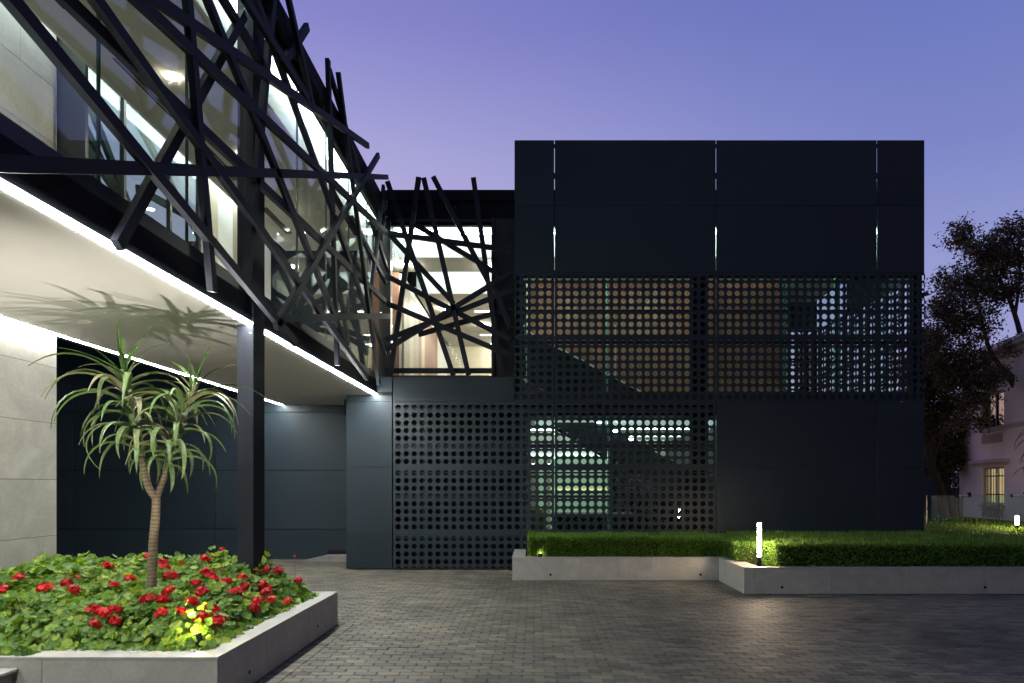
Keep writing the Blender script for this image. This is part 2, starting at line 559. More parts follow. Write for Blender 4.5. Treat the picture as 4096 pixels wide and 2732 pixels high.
# ================================================================== SETTING: ground
DF = 14.7                                   # depth of the dark screen facade
KF = DF / FPX
sx = lambda s: (s / 4 - CX) * KF            # photo column -> metres on that facade
sz = lambda y: EYE + (CY - y / 4) * KF
XW, XB = -3.5, -6.33                        # outer and inner edge of the overhanging storey
ZS = 3.877                                  # soffit height

MB().add([(-250, -120, -.07), (250, -120, -.07), (250, 400, -.07), (-250, 400, -.07)], [(0, 1, 2, 3)]).build('ground', M['sand'], kind='structure')

paving = MB().add([(-14, 1.5, -.045), (16, 1.5, -.045), (16, 19.5, -.045), (-14, 19.5, -.045)], [(0, 1, 2, 3)]).build('courtyard_paving', M['sand'], kind='structure')
PL, PW = .225, .1125
NX, NY = 8, 5


def paver_outline():
    """Zig-zag interlocking block: opposite edges are copies of each other, so blocks nest."""
    wave = lambda t: .0075 * math.sin(4 * PI * t)
    zig = [0, .0150, -.0125, .0150, -.0125, 0]
    pts = [(PL * i / NX, wave(i / NX)) for i in range(NX)]
    pts += [(PL + zig[i], PW * i / NY) for i in range(NY)]
    pts += [(PL * i / NX, PW + wave(i / NX)) for i in range(NX, 0, -1)]
    pts += [(zig[i], PW * i / NY) for i in range(NY, 0, -1)]
    return [((x - PL / 2) * (1 - .0065 / PL), (y - PW / 2) * (1 - .0060 / PW)) for x, y in pts]


OUT = paver_outline()


def clip_poly(poly, x0):
    """Keep the part of a polygon with x >= x0."""
    res = []
    for i, p in enumerate(poly):
        q = poly[(i + 1) % len(poly)]
        if p[0] >= x0: res.append(p)
        if (p[0] >= x0) != (q[0] >= x0):
            t = (x0 - p[0]) / (q[0] - p[0])
            res.append((x0, p[1] + t * (q[1] - p[1])))
    return res


def paver_into(mb, poly, cx, cy, z, tx, ty, ang=0.0):
    c, s = math.cos(ang), math.sin(ang)
    n = len(poly)
    vs = []
    for k, (sc, dz) in enumerate(((1.0, -.045), (1.0, -.005), (None, 0))):
        for x, y in poly:
            if sc is None:
                d = math.hypot(x, y) or 1
                x, y = x - x / d * .004, y - y / d * .004
            X, Y = c * x - s * y, s * x + c * y
            vs.append((cx + X, cy + Y, z + dz + tx * X + ty * Y))
    fs = [tuple(range(2 * n, 3 * n))]
    for k in (0, 1):
        fs += [(k * n + i, k * n + (i + 1) % n, (k + 1) * n + (i + 1) % n, (k + 1) * n + i) for i in range(n)]
    mb.add(vs, fs)
    return 3 * n


BORDER = -2.68 + .228                      # straight joint beside the flower bed wall
spots = []
row = 0
y = 4.9
while y < 17.6:
    off = (row % 2) * PL / 2
    x = -13.4 + off
    while x < 11.2:
        cx_, cy_ = x + PL / 2, y + PW / 2
        ok = True
        if cx_ < -2.68 and cy_ < 9.0: ok = False                    # flower bed
        if cx_ < -6.2 and cy_ < 9.0: ok = False
        if cy_ > 13.05 and cx_ > -.5: ok = False                    # hedge beds
        if cy_ > 11.4 and cx_ > 3.7: ok = False
        if cy_ > 14.72 and cx_ > -4.1: ok = False                   # under the dark facade
        if cy_ > 16.75: ok = False
        if abs(cx_) > .83 * cy_ + .6: ok = False
        if cx_ < BORDER + PL / 2 and cx_ > -2.8 and cy_ < 9.0:
            ok = 'cut' if cx_ + PL / 2 > BORDER + .03 and cy_ < 8.95 else False
        if ok: spots.append((cx_, cy_, ok))
        x += PL
    y += PW
    row += 1
y = 4.9
while y < 8.95:                             # border course, one block deep, laid square to the wall
    spots.append((-2.68 + PL / 2 + .002, y + PW / 2, 'border'))
    y += PW
spots.sort(key=lambda s: (s[1] < 6.2, (s[0] ** 2 + s[1] ** 2) if s[1] >= 6.2 else 1e3 - s[1]))
field = MB(); tones = []
pv_mesh = []
for k in range(4):
    m_ = MB(); paver_into(m_, OUT, 0, 0, 0, rnd.uniform(-.008, .008), rnd.uniform(-.008, .008))
    pv_mesh.append(m_.mesh('paver', M['pav_o']))
n_ind = 0
for cx_, cy_, how in spots:
    settle = .006 * noise.noise((cx_ * .5, cy_ * .5, 3.0))
    z = rnd.uniform(-.0032, .0022) + settle
    if how is True and n_ind < 300 and 6.35 < cy_ and abs(cx_ - .2) < .80 * cy_ - .2:
        o = link('paver', pv_mesh[rnd.randrange(4)], paving, loc=(cx_, cy_, z))
        o.rotation_euler.z = PI if rnd.random() < .5 else 0
        n_ind += 1
        continue
    poly = OUT
    if how == 'cut':
        poly = [(px - cx_, py) for px, py in clip_poly([(p[0] + cx_, p[1]) for p in OUT], BORDER + .006)]
        if len(poly) < 3: continue
    cnt = paver_into(field, poly, cx_, cy_, z, rnd.uniform(-.012, .012), rnd.uniform(-.012, .012))
    tones += [rnd.random()] * cnt
field.tone = tones
field.build('paver_field', M['pav_s'], paving, kind='stuff')

# raised lawn at the far right and the land beyond
lawn = MB()
lawn.add([(8.75, 13.2, .60), (16, 13.2, .62), (40, 13.2, .62), (40, 24, .70), (8.75, 20.5, .62), (8.75, 40, .5), (60, 40, .55)],
         [(0, 1, 2, 3, 4), (4, 3, 6, 5)])
lawn.build('lawn', M['lawn'], kind='structure')
MB().add([(-80, 30.0, -.03), (120, 30.0, -.03), (120, 120, 1.2), (-80, 120, 1.2)], [(0, 1, 2, 3)]).build('terrain', M['lawn'], kind='structure')

# ================================================================== DARK PANELLED BUILDING
hall = thing('panelled_building', 'black panelled block clad in a perforated screen with lit rooms behind it', 'building', (2.0, DF, 0))


def perforated(name, w, h, xs, zs, r, t=.018, bottom_cut=None):
    """Sheet with round holes, its face on local y = 0, origin bottom left."""
    b = MB()
    N = 16
    xb = [0] + [(a + c) / 2 for a, c in zip(xs, xs[1:])] + [w]
    zs = sorted(zs)
    zb = [0] + [(a + c) / 2 for a, c in zip(zs, zs[1:])] + [h]
    circ = [(math.cos(PI / 4 + 2 * PI * k / N) * r, math.sin(PI / 4 + 2 * PI * k / N) * r) for k in range(N)]
    for j, cz in enumerate(zs):
        for i, cx_ in enumerate(xs):
            x0, x1, z0, z1 = xb[i], xb[i + 1], zb[j], zb[j + 1]
            if bottom_cut and j == 0:
                arch = [(cx_ + r * math.cos(PI - PI * k / 8), max(0, r * math.sin(PI * k / 8))) for k in range(9)]
                per = [(x0, 0), (x0, z1 * .5), (x0, z1), (x0 + (x1 - x0) * .25, z1), ((x0 + x1) / 2, z1), (x0 + (x1 - x0) * .75, z1), (x1, z1), (x1, z1 * .5), (x1, 0)]
                vs = [(p[0], 0, p[1]) for p in per] + [(p[0], 0, p[1]) for p in arch] + [(p[0], t, p[1]) for p in arch] + [(p[0], t, p[1]) for p in per]
                fs = []
                for k in range(8):
                    fs += [(k, k + 1, 9 + k + 1, 9 + k), (9 + k, 9 + k + 1, 18 + k + 1, 18 + k), (18 + k, 18 + k + 1, 27 + k + 1, 27 + k)]
                b.add(vs, fs)
                continue
            cor = [(x1, z1), (x0, z1), (x0, z0), (x1, z0)]
            per = []
            for k in range(N):
                a, c = cor[k // 4], cor[(k // 4 + 1) % 4]
                f = (k % 4) / 4
                per.append((a[0] + (c[0] - a[0]) * f, a[1] + (c[1] - a[1]) * f))
            vs = [(p[0], 0, p[1]) for p in per] + [(cx_ + p[0], 0, cz + p[1]) for p in circ]
            vs += [(cx_ + p[0], t, cz + p[1]) for p in circ] + [(p[0], t, p[1]) for p in per]
            fs = []
            for k in range(N):
                q = (k + 1) % N
                fs += [(k, N + k, N + q, q), (N + k, 2 * N + k, 2 * N + q, N + q), (2 * N + k, 3 * N + k, 3 * N + q, 2 * N + q)]
            b.add(vs, fs)
    # rim of the sheet
    b.add([(0, 0, 0), (w, 0, 0), (w, 0, h), (0, 0, h), (0, t, 0), (w, t, 0), (w, t, h), (0, t, h)],
          [(0, 1, 5, 4), (1, 2, 6, 5), (2, 3, 7, 6), (3, 0, 4, 7)])
    return b.mesh(name, M['panel'])


ZR = [sz(560), sz(822), sz(1089), sz(1348), sz(1607), sz(1869), sz(2132), .02]
CS = [1571, 2218, 2864, 3508, 3699]
G, GH = .0075, .003                         # half widths of the open joints
PITX, PITZ = 31.76 / 4 * KF, 30.95 / 4 * KF
HOLE = 11.1 / 4 * KF
_pc = {}


def place_panel(x0, x1, z1, z0, holes=None, wob=0.0):
    w, h = x1 - x0 - 2 * G, z1 - z0 - 2 * GH
    yo = DF + rnd.uniform(-.002, .002)
    if holes:
        key = (round(w, 3), round(h, 3), holes)
        if key not in _pc:
            nx, nz, first, cut = holes
            xs = [first - G + k * PITX for k in range(nx)]
            zt = h - .1205
            zs = [zt - k * PITZ for k in range(nz)]
            _pc[key] = perforated('perforated_panel', w, h, xs, zs, HOLE, bottom_cut=cut)
        o = link('perforated_panel', _pc[key], hall)
        o.location = (-hall.location.x + x0 + G, -hall.location.y + yo, z0 + GH)
    else:
        b = MB(); b.bbox(0, w, 0, .02, 0, h, .002)
        o = link('wall_panel', b.mesh('wall_panel', M['panel']), hall)
        o.location = (-hall.location.x + x0 + G, -hall.location.y + yo, z0 + GH)
    return o


X_ = [sx(c) for c in CS]
XBL = sx(2057.5)
FIRST = 21.8 / 4 * KF
FA = (2068.6 - 2057.5) / 4 * KF + .002
cols_up = [(XBL, X_[1], 5, FA), (X_[1], X_[2], 20, FIRST), (X_[2], X_[3], 20, FIRST), (X_[3], X_[4], 6, .135)]
for (a, b_, nx, f) in cols_up:
    place_panel(a, b_, ZR[0], ZR[1])
    place_panel(a, b_, ZR[1], ZR[2])
    place_panel(a, b_, ZR[2], ZR[3], (nx, 8, f, None))
    place_panel(a, b_, ZR[3], ZR[4], (nx, 8, f, None))
for (a, b_) in ((X_[0], X_[1]), (X_[1], X_[2])):
    place_panel(a, b_, ZR[4], ZR[5], (20, 8, FIRST, None))
    place_panel(a, b_, ZR[5], ZR[6], (20, 8, FIRST, None))
place_panel(X_[0], X_[1], ZR[6], ZR[7], (20, 5, FIRST, True))
place_panel(X_[1], X_[2], ZR[6], ZR[7])
for (a, b_) in ((X_[2], X_[3]), (X_[3], X_[4])):
    for k in (4, 5, 6): place_panel(a, b_, ZR[k], ZR[k + 1])
# band above the lower screen, left of the tall block
place_panel(X_[0], XBL, 4.275, ZR[4])
MB().box(X_[0] + .01, XBL - .005, DF + .02, 15.44, 4.235, 4.268).build('ledge', M['fascia'], hall)
# tall block, left return
MB().box(XBL + .002, XBL + .022, DF + .03, 15.40, 3.75, ZR[0] - .01).build('side_panel', M['panel'], hall)
# right return, perforated in the middle storey: holes show the sky through both screens
XR = X_[4] - .03
DSIDE = 3.58
pm = perforated('side_perforated_panel', DSIDE - .015, ZR[2] - ZR[3] - .006, [FIRST - G + k * PITX for k in range(20)], [ZR[2] - ZR[3] - .006 - .1205 - k * PITZ for k in range(8)], HOLE)
for z0 in (ZR[3], ZR[4]):
    for k in (0, 1):
        o = link('side_perforated_panel', pm, hall)
        o.rotation_euler.z = R(90)
        o.location = (-hall.location.x + XR, -hall.location.y + DF + .05 + k * DSIDE, z0 + .003)
for (z1, z0) in ((ZR[0], ZR[1]), (ZR[1], ZR[2]), (ZR[4], ZR[5]), (ZR[5], .02)):
    MB().box(XR, XR + .02, DF + .05, DF + .05 + DSIDE, z0 + .003, z1 - .003).build('side_panel', M['panel'], hall)

pb = perforated('perforated_panel', 1.56, ZR[2] - ZR[3] - .006, [.11 + k * PITX for k in range(8)], [ZR[2] - ZR[3] - .006 - .1205 - k * PITZ for k in range(8)], HOLE)
for z0 in (ZR[3], ZR[4]):
    o = link('perforated_panel', pb, hall)
    o.location = (-hall.location.x + 7.045, -hall.location.y + 20.2, z0 + .003)
MB().box(7.045, 8.6, 20.2, 20.22, ZR[2] + .003, 7.6).build('side_panel', M['panel'], hall)
# carrying rails and posts behind the sheets; topmost seam's rail added to stop leaking light
for (zc, hh, xa, xb_) in ((ZR[0] - .11, .07, XBL, X_[4]), (8.76, .12, XBL, X_[4]), (ZR[1], .10, XBL, X_[4]), (ZR[3], .05, XBL, X_[4]), (ZR[5], .04, X_[0], X_[2]), (ZR[6], .05, X_[0], X_[2]), (ZR[2] - .03, .17, XBL, X_[4]), (5.735, .085, XBL, X_[4]),
                          (5.05, .075, XBL, X_[4]), (4.272, .05, XBL, X_[4]), (3.83, .15, XBL, X_[4]), (3.56, .09, X_[0], X_[2]),
                          (2.745, .09, X_[0], X_[2]), (2.15, .04, X_[0], X_[2]), (1.62, .06, X_[0], X_[2]), (.71, .05, X_[0], X_[2]), (.42, .05, X_[0], X_[1])):
    MB().box(xa + .03, xb_ - .05, DF + .03, DF + .075, zc - hh / 2, zc + hh / 2).build('support_rail', M['steel'], hall)
MB().box(sx(2776), sx(2832), DF + .09, DF + .42, .05, 8.7).build('support_post', M['dark'], hall)
MB().box(XBL + .03, sx(2094), DF + .09, DF + .30, .05, 8.7).build('support_post', M['dark'], hall)
MB().box(X_[4] - .20, X_[4] - .06, DF + .08, DF + .22, .05, 9.4).build('support_post', M['steel'], hall)
for s_ in (1690, 1830, 1970):
    MB().box(sx(s_) - .02, sx(s_) + .02, DF + .09, DF + .16, .02, 4.2).build('support_post', M['steel'], hall)

# ------------------------------------------------ the glazed rooms behind
DG = 15.5                                   # glass line
XL_, XRr = -4.45, 8.35
MB().box(-3.45, 8.5, DG - .02, DG + .3, 7.93, 8.50).build('roof_fascia', M['fascia'], hall)
MB().box(-3.45, 8.5, DG - .10, DG + .3, 8.50, 8.74).build('roof_edge', M['fascia'], hall)
MB().box(-4.5, 8.5, DG + .3, 27, 8.40, 8.62).build('roof', M['fascia'], hall)
MB().box(-4.45, 8.5, DG - .05, 26.6, 3.52, 4.02).build('floor_slab', M['fascia'], hall)
MB().box(-4.3, 8.4, DG + .06, 26.5, 4.022, 4.045).build('floor_finish', M['tile_grey'], hall)
# black frame pieces round the link window
MB().box(-3.46, -.46, DG - .03, DG + .25, 4.021, 4.425).build('window_apron', M['frame'], hall)
MB().box(-1.02, -.46, DG - .03, DG + .25, 4.43, 8.1).build('window_jamb', M['frame'], hall)
MB().box(-1.00, -.95, DG - .12, DG - .031, 4.36, 8.1).build('window_jamb', M['frame'], hall)
MB().box(-3.46, -1.02, DG - .06, DG + .02, 4.36, 4.43).build('window_sill', M['frame'], hall)
MB().box(-3.46, -1.02, DG - .06, DG + .02, 8.01, 8.08).build('window_head', M['frame'], hall)
MB().box(-3.62, -3.36, DG - .1, DG + .12, 4.36, 8.1).build('corner_post', M['frame'], hall)
for (a, b_) in ((-3.35, -2.2), (-2.19, -1.03)):
    MB().box(a, b_, DG - .005, DG + .005, 4.44, 8.0).build('window_pane', M['glass'], hall)
gx = [-.40, 1.70, 3.9, 5.84, 7.11, 8.3]
for a, b_ in zip(gx, gx[1:]):
    MB().box(a + .006, b_ - .006, DG - .005, DG + .005, 4.05, 7.9).build('window_pane', M['glass_g'], hall)
for x, w in ((1.70, .035), (5.84, .09), (7.11, .06)):
    MB().box(x - w / 2, x + w / 2, DG + .01, DG + .20, 4.05, 7.9).build('glass_fin', M['fin'], hall)
M['spark'] = glow('cove led line', (.95, 1.0, .98), 60)
MB().box(-3.3, 8.2, 15.60, 15.62, 7.80, 7.815).build('led_line', M['spark'], hall)
# upper storey: light cove along the glass, ceiling, dark slot, second lit upstand
MB().box(-3.9, 8.3, 16.02, 16.06, 7.38, 7.97).build('bulkhead', M['white'], hall)
MB().box(-3.9, 8.3, DG + .05, 16.02, 7.92, 7.97).build('cove_ceiling', M['white'], hall)
MB().box(-3.3, 8.2, 15.64, 15.94, 7.895, 7.915).build('cove_light', M['led_in'], hall)
MB().box(-3.9, 8.3, 16.06, 17.1, 7.38, 7.44).build('ceiling', M['ceil'], hall)
MB().box(-3.4, -.4, 17.1, 19.0, 8.0, 8.05).build('slot_ceiling', M['deep'], hall)
MB().box(-3.4, -.4, 17.06, 17.1, 7.44, 8.0).build('slot_side', M['deep'], hall)
MB().box(-3.4, -.4, 19.0, 19.05, 7.36, 8.0).build('bulkhead', M['white'], hall)
MB().box(-3.2, -.5, 18.45, 18.9, 7.96, 7.985).build('linear_light', M['led_in'], hall)
MB().box(-3.4, -.4, 19.05, 26.3, 7.36, 7.42).build('ceiling', M['ceil'], hall)
MB().box(-.4, 6.98, 17.1, 17.95, 7.40, 7.46).build('ceiling', M['ceil'], hall)
MB().box(-.4, 6.98, 17.95, 18.6, 8.0, 8.05).build('slot_ceiling', M['white'], hall)
MB().box(-.25, -.2, 15.6, 26.3, 4.4, 8.0).build('partition', M['ceil'], hall)
MB().box(-4.4, -.3, 26.3, 26.4, 4.36, 8.0).build('back_wall', M['cream'], hall)
for D, xa, xb_ in ((20.9, -1.9, -.6), (24.2, -2.0, -.5), (25.8, -2.2, -.5)):
    MB().box(xa, xb_, D, D + .07, 7.335, 7.355).build('linear_light', M['strip_hi'], hall)
MB().box(-2.6, -.4, 26.22, 26.28, 5.15, 5.35).build('wall_band', M['deep'], hall)
# timber lined left side of the corridor
y0 = 17.2
for k, (w, mt) in enumerate(((.75, 'wood_l'), (.62, 'wood_l'), (.8, 'wood_l'), (.5, 'wood'), (.55, 'wood_l'), (.7, 'wood'), (.9, 'wood'), (1.1, 'wood'))):
    MB().box(-3.46, -3.40, y0 + .006, y0 + w - .006, 4.39, 7.1).build('timber_panel', M[mt], hall)
    y0 += w
MB().box(-3.56, -3.47, 17.2, 26.2, 4.39, 7.36).build('partition', M['white'], hall)
for a, b_ in ((-4.3, -3.88), (-3.87, -3.47)):
    MB().box(a, b_, 16.9, 16.95, 4.39, 7.3).build('timber_panel', M['wood'], hall)
# timber wall behind the screen, upper storey
xk = -.15
while xk < 6.95:
    MB().box(xk + .004, min(xk + .60, 6.98) - .004, 18.5, 18.53, 4.05, 7.98).build('timber_panel', M['wood'], hall)
    xk += .60
MB().box(-.1, 6.9, 18.05, 18.35, 7.95, 7.98).build('linear_light', M['wash'], hall)
MB().box(6.98, 7.04, 18.5, 22.2, 4.39, 7.9).build('partition', M['ceil'], hall)
MB().box(7.2, 8.3, 16.4, 16.46, 7.3, 7.33).build('linear_light', M['strip_hi'], hall)
MB().box(7.04, 8.5, 16.06, 22.2, 7.44, 7.5).build('ceiling', M['white'], hall)
# ground floor lobby seen through the lower screen
MB().box(-4.1, -.42, 15.36, 15.42, .02, 3.5).build('dark_wall', M['dark'], hall)
MB().box(-.42, -.30, 15.36, 24.4, .02, 3.5).build('lobby_wall', M['cream'], hall)
MB().box(sx(2094), sx(2094) + .13, 15.05, 15.3, .1, 3.5).build('lobby_column', M['white'], hall)
MB().box(4.82, 4.94, 15.3, 24.4, .02, 3.5).build('lobby_wall', M['deep'], hall)
MB().box(-.3, 4.82, 24.3, 24.4, .02, 3.5).build('lobby_wall', M['cream'], hall)
MB().box(-.3, 4.82, 15.45, 24.3, 3.44, 3.5).build('lobby_ceiling', M['white'], hall)
MB().box(-.3, 4.82, 15.3, 24.3, .25, .32).build('lobby_floor', M['tile_grey'], hall)
MB().box(-.28, 2.1, 21.0, 21.2, 2.78, 3.44).build('lobby_bulkhead', M['white'], hall)
MB().box(2.4, 4.7, 23.6, 23.66, 3.22, 3.30).build('linear_light', M['strip_hi'], hall)
MB().box(1.2, 4.7, 20.9, 21.5, 3.425, 3.435).build('ceiling_glow_fill', M['lum2'], hall)  # glowing sheet added to light the cream wall behind
MB().box(-.25, 2.0, 20.86, 20.9, 2.50, 2.54).build('linear_light', M['strip_hi'], hall)
MB().box(.46, 2.2, 18.96, 18.985, 1.73, 1.76).build('light_line', M['yline'], hall)
for D, xa, xb_, mt in ((18.6, -.2, 1.6, 'strip_hi'), (20.2, -.2, 4.6, 'strip')):
    MB().box(xa, xb_, D, D + .08, 3.415, 3.435).build('linear_light', M[mt], hall)
MB().box(.0, 4.7, 16.0, 17.9, 3.425, 3.435).build('ceiling_glow_fill', M['lum'], hall)  # self-glowing sheet imitates a lit front ceiling
MB().box(2.3, 4.6, 18.15, 18.25, 3.40, 3.43).build('linear_light', M['strip_hi'], hall)  # added strip, brightens the marble so its veins show
MB().box(-.25, 2.05, 20.92, 20.98, 2.70, 2.76).build('linear_light', M['strip_hi'], hall)
gl = [(.10, .34)] + [(.44 + .42 * k, .44 + .42 * k + .40) for k in range(4)]
for a, b_ in gl:
    MB().box(a, b_, 19.0, 19.04, .34, 2.62).build('lit_glass_panel', M['green_lit'], hall)
for k in range(5):
    MB().box(2.15 + k * .52, 2.15 + k * .52 + .51, 18.6, 18.64, .33, 2.3).build('marble_panel', M['marble'], hall)
gx = [-.28, .38, 1.70, 3.0, 4.0, 4.8]
for a, b_ in zip(gx, gx[1:]):
    MB().box(a + .006, b_ - .006, DG - .305, DG - .295, .34, 3.5).build('window_pane', M['glass_g'], hall)
MB().box(1.675, 1.735, DG - .29, DG - .10, .34, 3.5).build('glass_fin', M['fin'], hall)
for k, (xc, D, z) in enumerate(((-2.77, 20.6, 7.33), (-.95, 20.2, 7.33), (-1.75, 22.7, 7.33), (-1.2, 25.3, 7.33), (-.78, 25.9, 7.33), (-1.05, 16.6, 7.35), (-3.25, 16.5, 7.35), (1.0, 16.6, 7.37), (3.5, 16.6, 7.37))):
    b = MB(); b.prism([(xc + .065 * math.cos(a * PI / 6), D + .065 * math.sin(a * PI / 6)) for a in range(12)], 'z', z - .025, z + .02)
    b.build('downlight', M['down'], hall)
# small camera on the right flank
cm = thing('security_camera', 'small security camera on the right flank of the black block', 'camera', (XR + .02, DF + .2, 6.12))
MB().tube([(XR + .03, DF + .2, 6.12), (XR + .10, DF + .2, 6.16)], [.02, .02]).build('bracket', M['grey_metal'], cm)
MB().tube([(XR + .08, DF + .30, 6.18), (XR + .12, DF + .05, 6.13)], [.045, .04], 10).build('housing', M['grey_metal'], cm)

# ------------------------------------------------ stair and reception desk inside the lobby
DS = 16.4
a0, a1 = P(2062, 1502, DS), P(2830, 1921, DS)
b0, b1 = P(2062, 1608, DS), P(2830, 2056, DS)
st = thing('staircase', 'dark solid-sided stair descending to the right behind the perforated screen', 'staircase', (b1.x, DS, .32))
for yo in (DS, DS + 1.15):
    MB().prism([(a0.x, a0.z), (a1.x, a1.z), (b1.x, b1.z), (b0.x, b0.z)], 'y', yo, yo + .05).build('stringer', M['deep'], st)
bal = [P(2062, 1306, DS), P(2600, 1591, DS), P(2600, 1660, DS), P(2335, 1640, DS), P(2062, 1498, DS)]
MB().prism([(p.x, p.z) for p in bal], 'y', DS - .012, DS + .012).build('balustrade_panel', M['dark'], st)
h0, h1 = P(2062, 1304, DS), P(2600, 1589, DS)
MB().bar((h0.x, DS + .025, h0.z + .03), (h1.x, DS + .025, h1.z + .03), .04, .04, (0, -1, 0)).build('handrail', M['white'], st)
nst = 18
for k in range(nst):
    t = (k + .5) / nst
    x = b0.x + (b1.x - b0.x) * t; z = b0.z + (b1.z - b0.z) * t
    MB().box(x - .16, x + .12, DS + .055, DS + 1.145, z + .10, z + .16).build('tread', M['grey_metal'], st)
for t in (.205, .355, .435, .52, .60):
    x = a0.x + (a1.x - a0.x) * t; z = a0.z + (a1.z - a0.z) * t
    MB().box(x - .05, x + .05, DS - .03, DS - .002, z - .045, z - .005).build('stair_light', M['led_dot'], st)
ct = thing('reception_desk', 'pale stone reception desk in front of the lit green wall in the lobby', 'desk', (1.6, 17.6, .32))
MB().bbox(.5, 2.6, 17.6, 18.2, .33, 1.05, .01).build('desk_front', M['marble'], ct)
MB().bbox(.45, 2.65, 17.5, 18.25, 1.06, 1.12, .01).build('desk_top', M['trim'], ct)
bowl = thing('planter_pot', 'round bronze pot beside the lobby column behind the screen', 'pot', (.0, 16.9, .32))
MB().tube([(.02, 16.9, .33), (.02, 16.9, .6), (.02, 16.9, 1.0), (.02, 16.9, 1.25)], [.10, .2, .26, .22], 16).build('pot_body', M['brass'], bowl, smooth=True)

# ================================================================== GLAZED STOREY ON THE LEFT
wing = thing('glazed_wing', 'upper storey of glass on a black frame overhanging the flower bed', 'building', (-5.0, 8.0, 0))
MB().box(XB + .04, XW - .075, -9.0, 16.62, ZS, ZS + .07).build('soffit', M['soffit'], wing)
MB().box(XW - .10, XW - .03, -9.0, 15.4, ZS + .072, 4.22).build('fascia', M['fascia'], wing)
MB().box(XW - .029, XW - .002, -9.0, 15.4, ZS + .024, ZS + .10).build('fascia_edge', M['fascia'], wing)
MB().box(XW - .16, XW - .06, -9.0, 15.4, 4.221, 4.375).build('sill_frame', M['frame'], wing)
for (ya, yb) in ((-1.0, 8.20), (8.56, 14.69)):
    MB().box(XW - .066, XW + .004, ya, yb, ZS - .006, ZS + .022).build('light_strip', M['led'], wing)
MB().box(XB - .024, XB + .038, -1.0, 16.55, ZS - .005, ZS + .024).build('light_strip', M['led'], wing)
MB().box(XB - .3, XB - .025, 8.9, 16.6, ZS + .05, 4.36).build('inner_fascia', M['fascia'], wing)
MB().box(XB - .04, XW - .11, -9.0, 15.45, ZS + .075, 4.34).build('floor_slab', M['fascia'], wing)
MB().box(XB, XW - .17, -8.9, 15.45, 4.342, 4.366).build('floor_finish', M['carpet'], wing)
ZC = 7.5
MB().box(-5.94, -3.96, -8.9, 15.9, ZC, ZC + .06).build('ceiling', M['ceil'], wing)
MB().box(-3.96, -3.92, -8.9, 15.96, ZC - .0, 8.05).build('bulkhead', M['white'], wing)
MB().box(-3.92, -3.60, -8.9, 15.4, 8.0, 8.05).build('cove_ceiling', M['white'], wing)
MB().box(-3.88, -3.64, -8.8, 15.3, 7.97, 7.99).build('cove_light', M['led_in'], wing)
MB().box(-5.98, -5.94, -8.9, 15.9, ZC - .0, 8.05).build('bulkhead', M['white'], wing)
MB().box(-6.36, -5.98, -8.9, 15.4, 8.0, 8.05).build('cove_ceiling', M['white'], wing)
MB().box(-6.30, -6.04, -8.8, 15.3, 7.97, 7.99).build('cove_light', M['led_in'], wing)
MB().box(-6.6, -3.50, -9.0, 15.44, 8.052, 8.22).build('roof', M['fascia'], wing)
MB().box(-3.50, -3.40, -9.0, 15.3, 8.05, 8.34).build('roof_edge', M['fascia'], wing)
MB().box(-3.60, -3.52, -9.0, 15.3, 7.90, 8.05).build('window_head', M['frame'], wing)
MB().box(-6.46, -6.38, 8.9, 15.3, 7.90, 8.05).build('window_head', M['frame'], wing)
MB().box(-6.3, -3.6, -9.0, -8.9, 4.36, 8.05).build('end_wall', M['ceil'], wing)
MB().box(-6.44, -6.36, 8.9, 15.3, 4.36, 4.44).build('sill_frame', M['frame'], wing)
# outer panes with thin open joints, broken by the column
gy = [-8.9, -5.0, -1.46, -.08, 1.3, 2.68, 4.06, 5.44, 6.82, 8.17, 8.6, 9.98, 11.36, 12.74, 14.12, 15.35]
for a, b_ in zip(gy, gy[1:]):
    if b_ - a < .6: continue
    MB().box(-3.585, -3.573, a + .006, b_ - .006, 4.38, 7.9).build('glass_pane', M['glass'], wing)
for a in gy[1:-1]:
    if abs(a - 8.4) < .3: continue
    MB().box(-3.60, -3.57, a - .005, a + .005, 4.38, 7.9).build('glass_joint', M['edge'], wing)
gy2 = [8.95, 10.3, 11.6, 12.6]
for k, (a, b_, mt) in enumerate(((12.65, 13.25, 'cream'), (13.255, 13.9, 'white'), (13.905, 14.5, 'wood_l'), (14.505, 15.1, 'wood'), (15.105, 15.9, 'white'))):
    MB().box(-6.40, -6.34, a, b_, 4.37, 8.0).build('wall_lining', M[mt], wing)
for a, b_ in zip(gy2, gy2[1:]):
    MB().box(-6.412, -6.40, a + .01, b_ - .01, 4.44, 7.9).build('glass_pane', M['glass_g'], wing)
for a in gy2:
    MB().box(-6.44, -6.37, a - .03, a + .03, 4.44, 7.9).build('mullion', M['frame'], wing)
MB().box(-6.36, -6.0, 8.84, 8.90, 4.37, 8.0).build('door_frame', M['frame'], wing)
for yc in (7.0, 9.11, 11.3, 13.5):
    b = MB(); b.prism([(-4.98 + .055 * math.cos(a * PI / 6), yc + .055 * math.sin(a * PI / 6)) for a in range(12)], 'z', ZC - .014, ZC - .002)
    b.build('downlight', M['down'], wing)
for yc in (6.9, 9.2, 11.3, 13.9):
    for k in range(3):
        MB().box(-5.55 + k * .05, -5.525 + k * .05, yc - .5, yc + .9, ZC - .012, ZC - .002).build('slot_diffuser', M['dark'], wing)

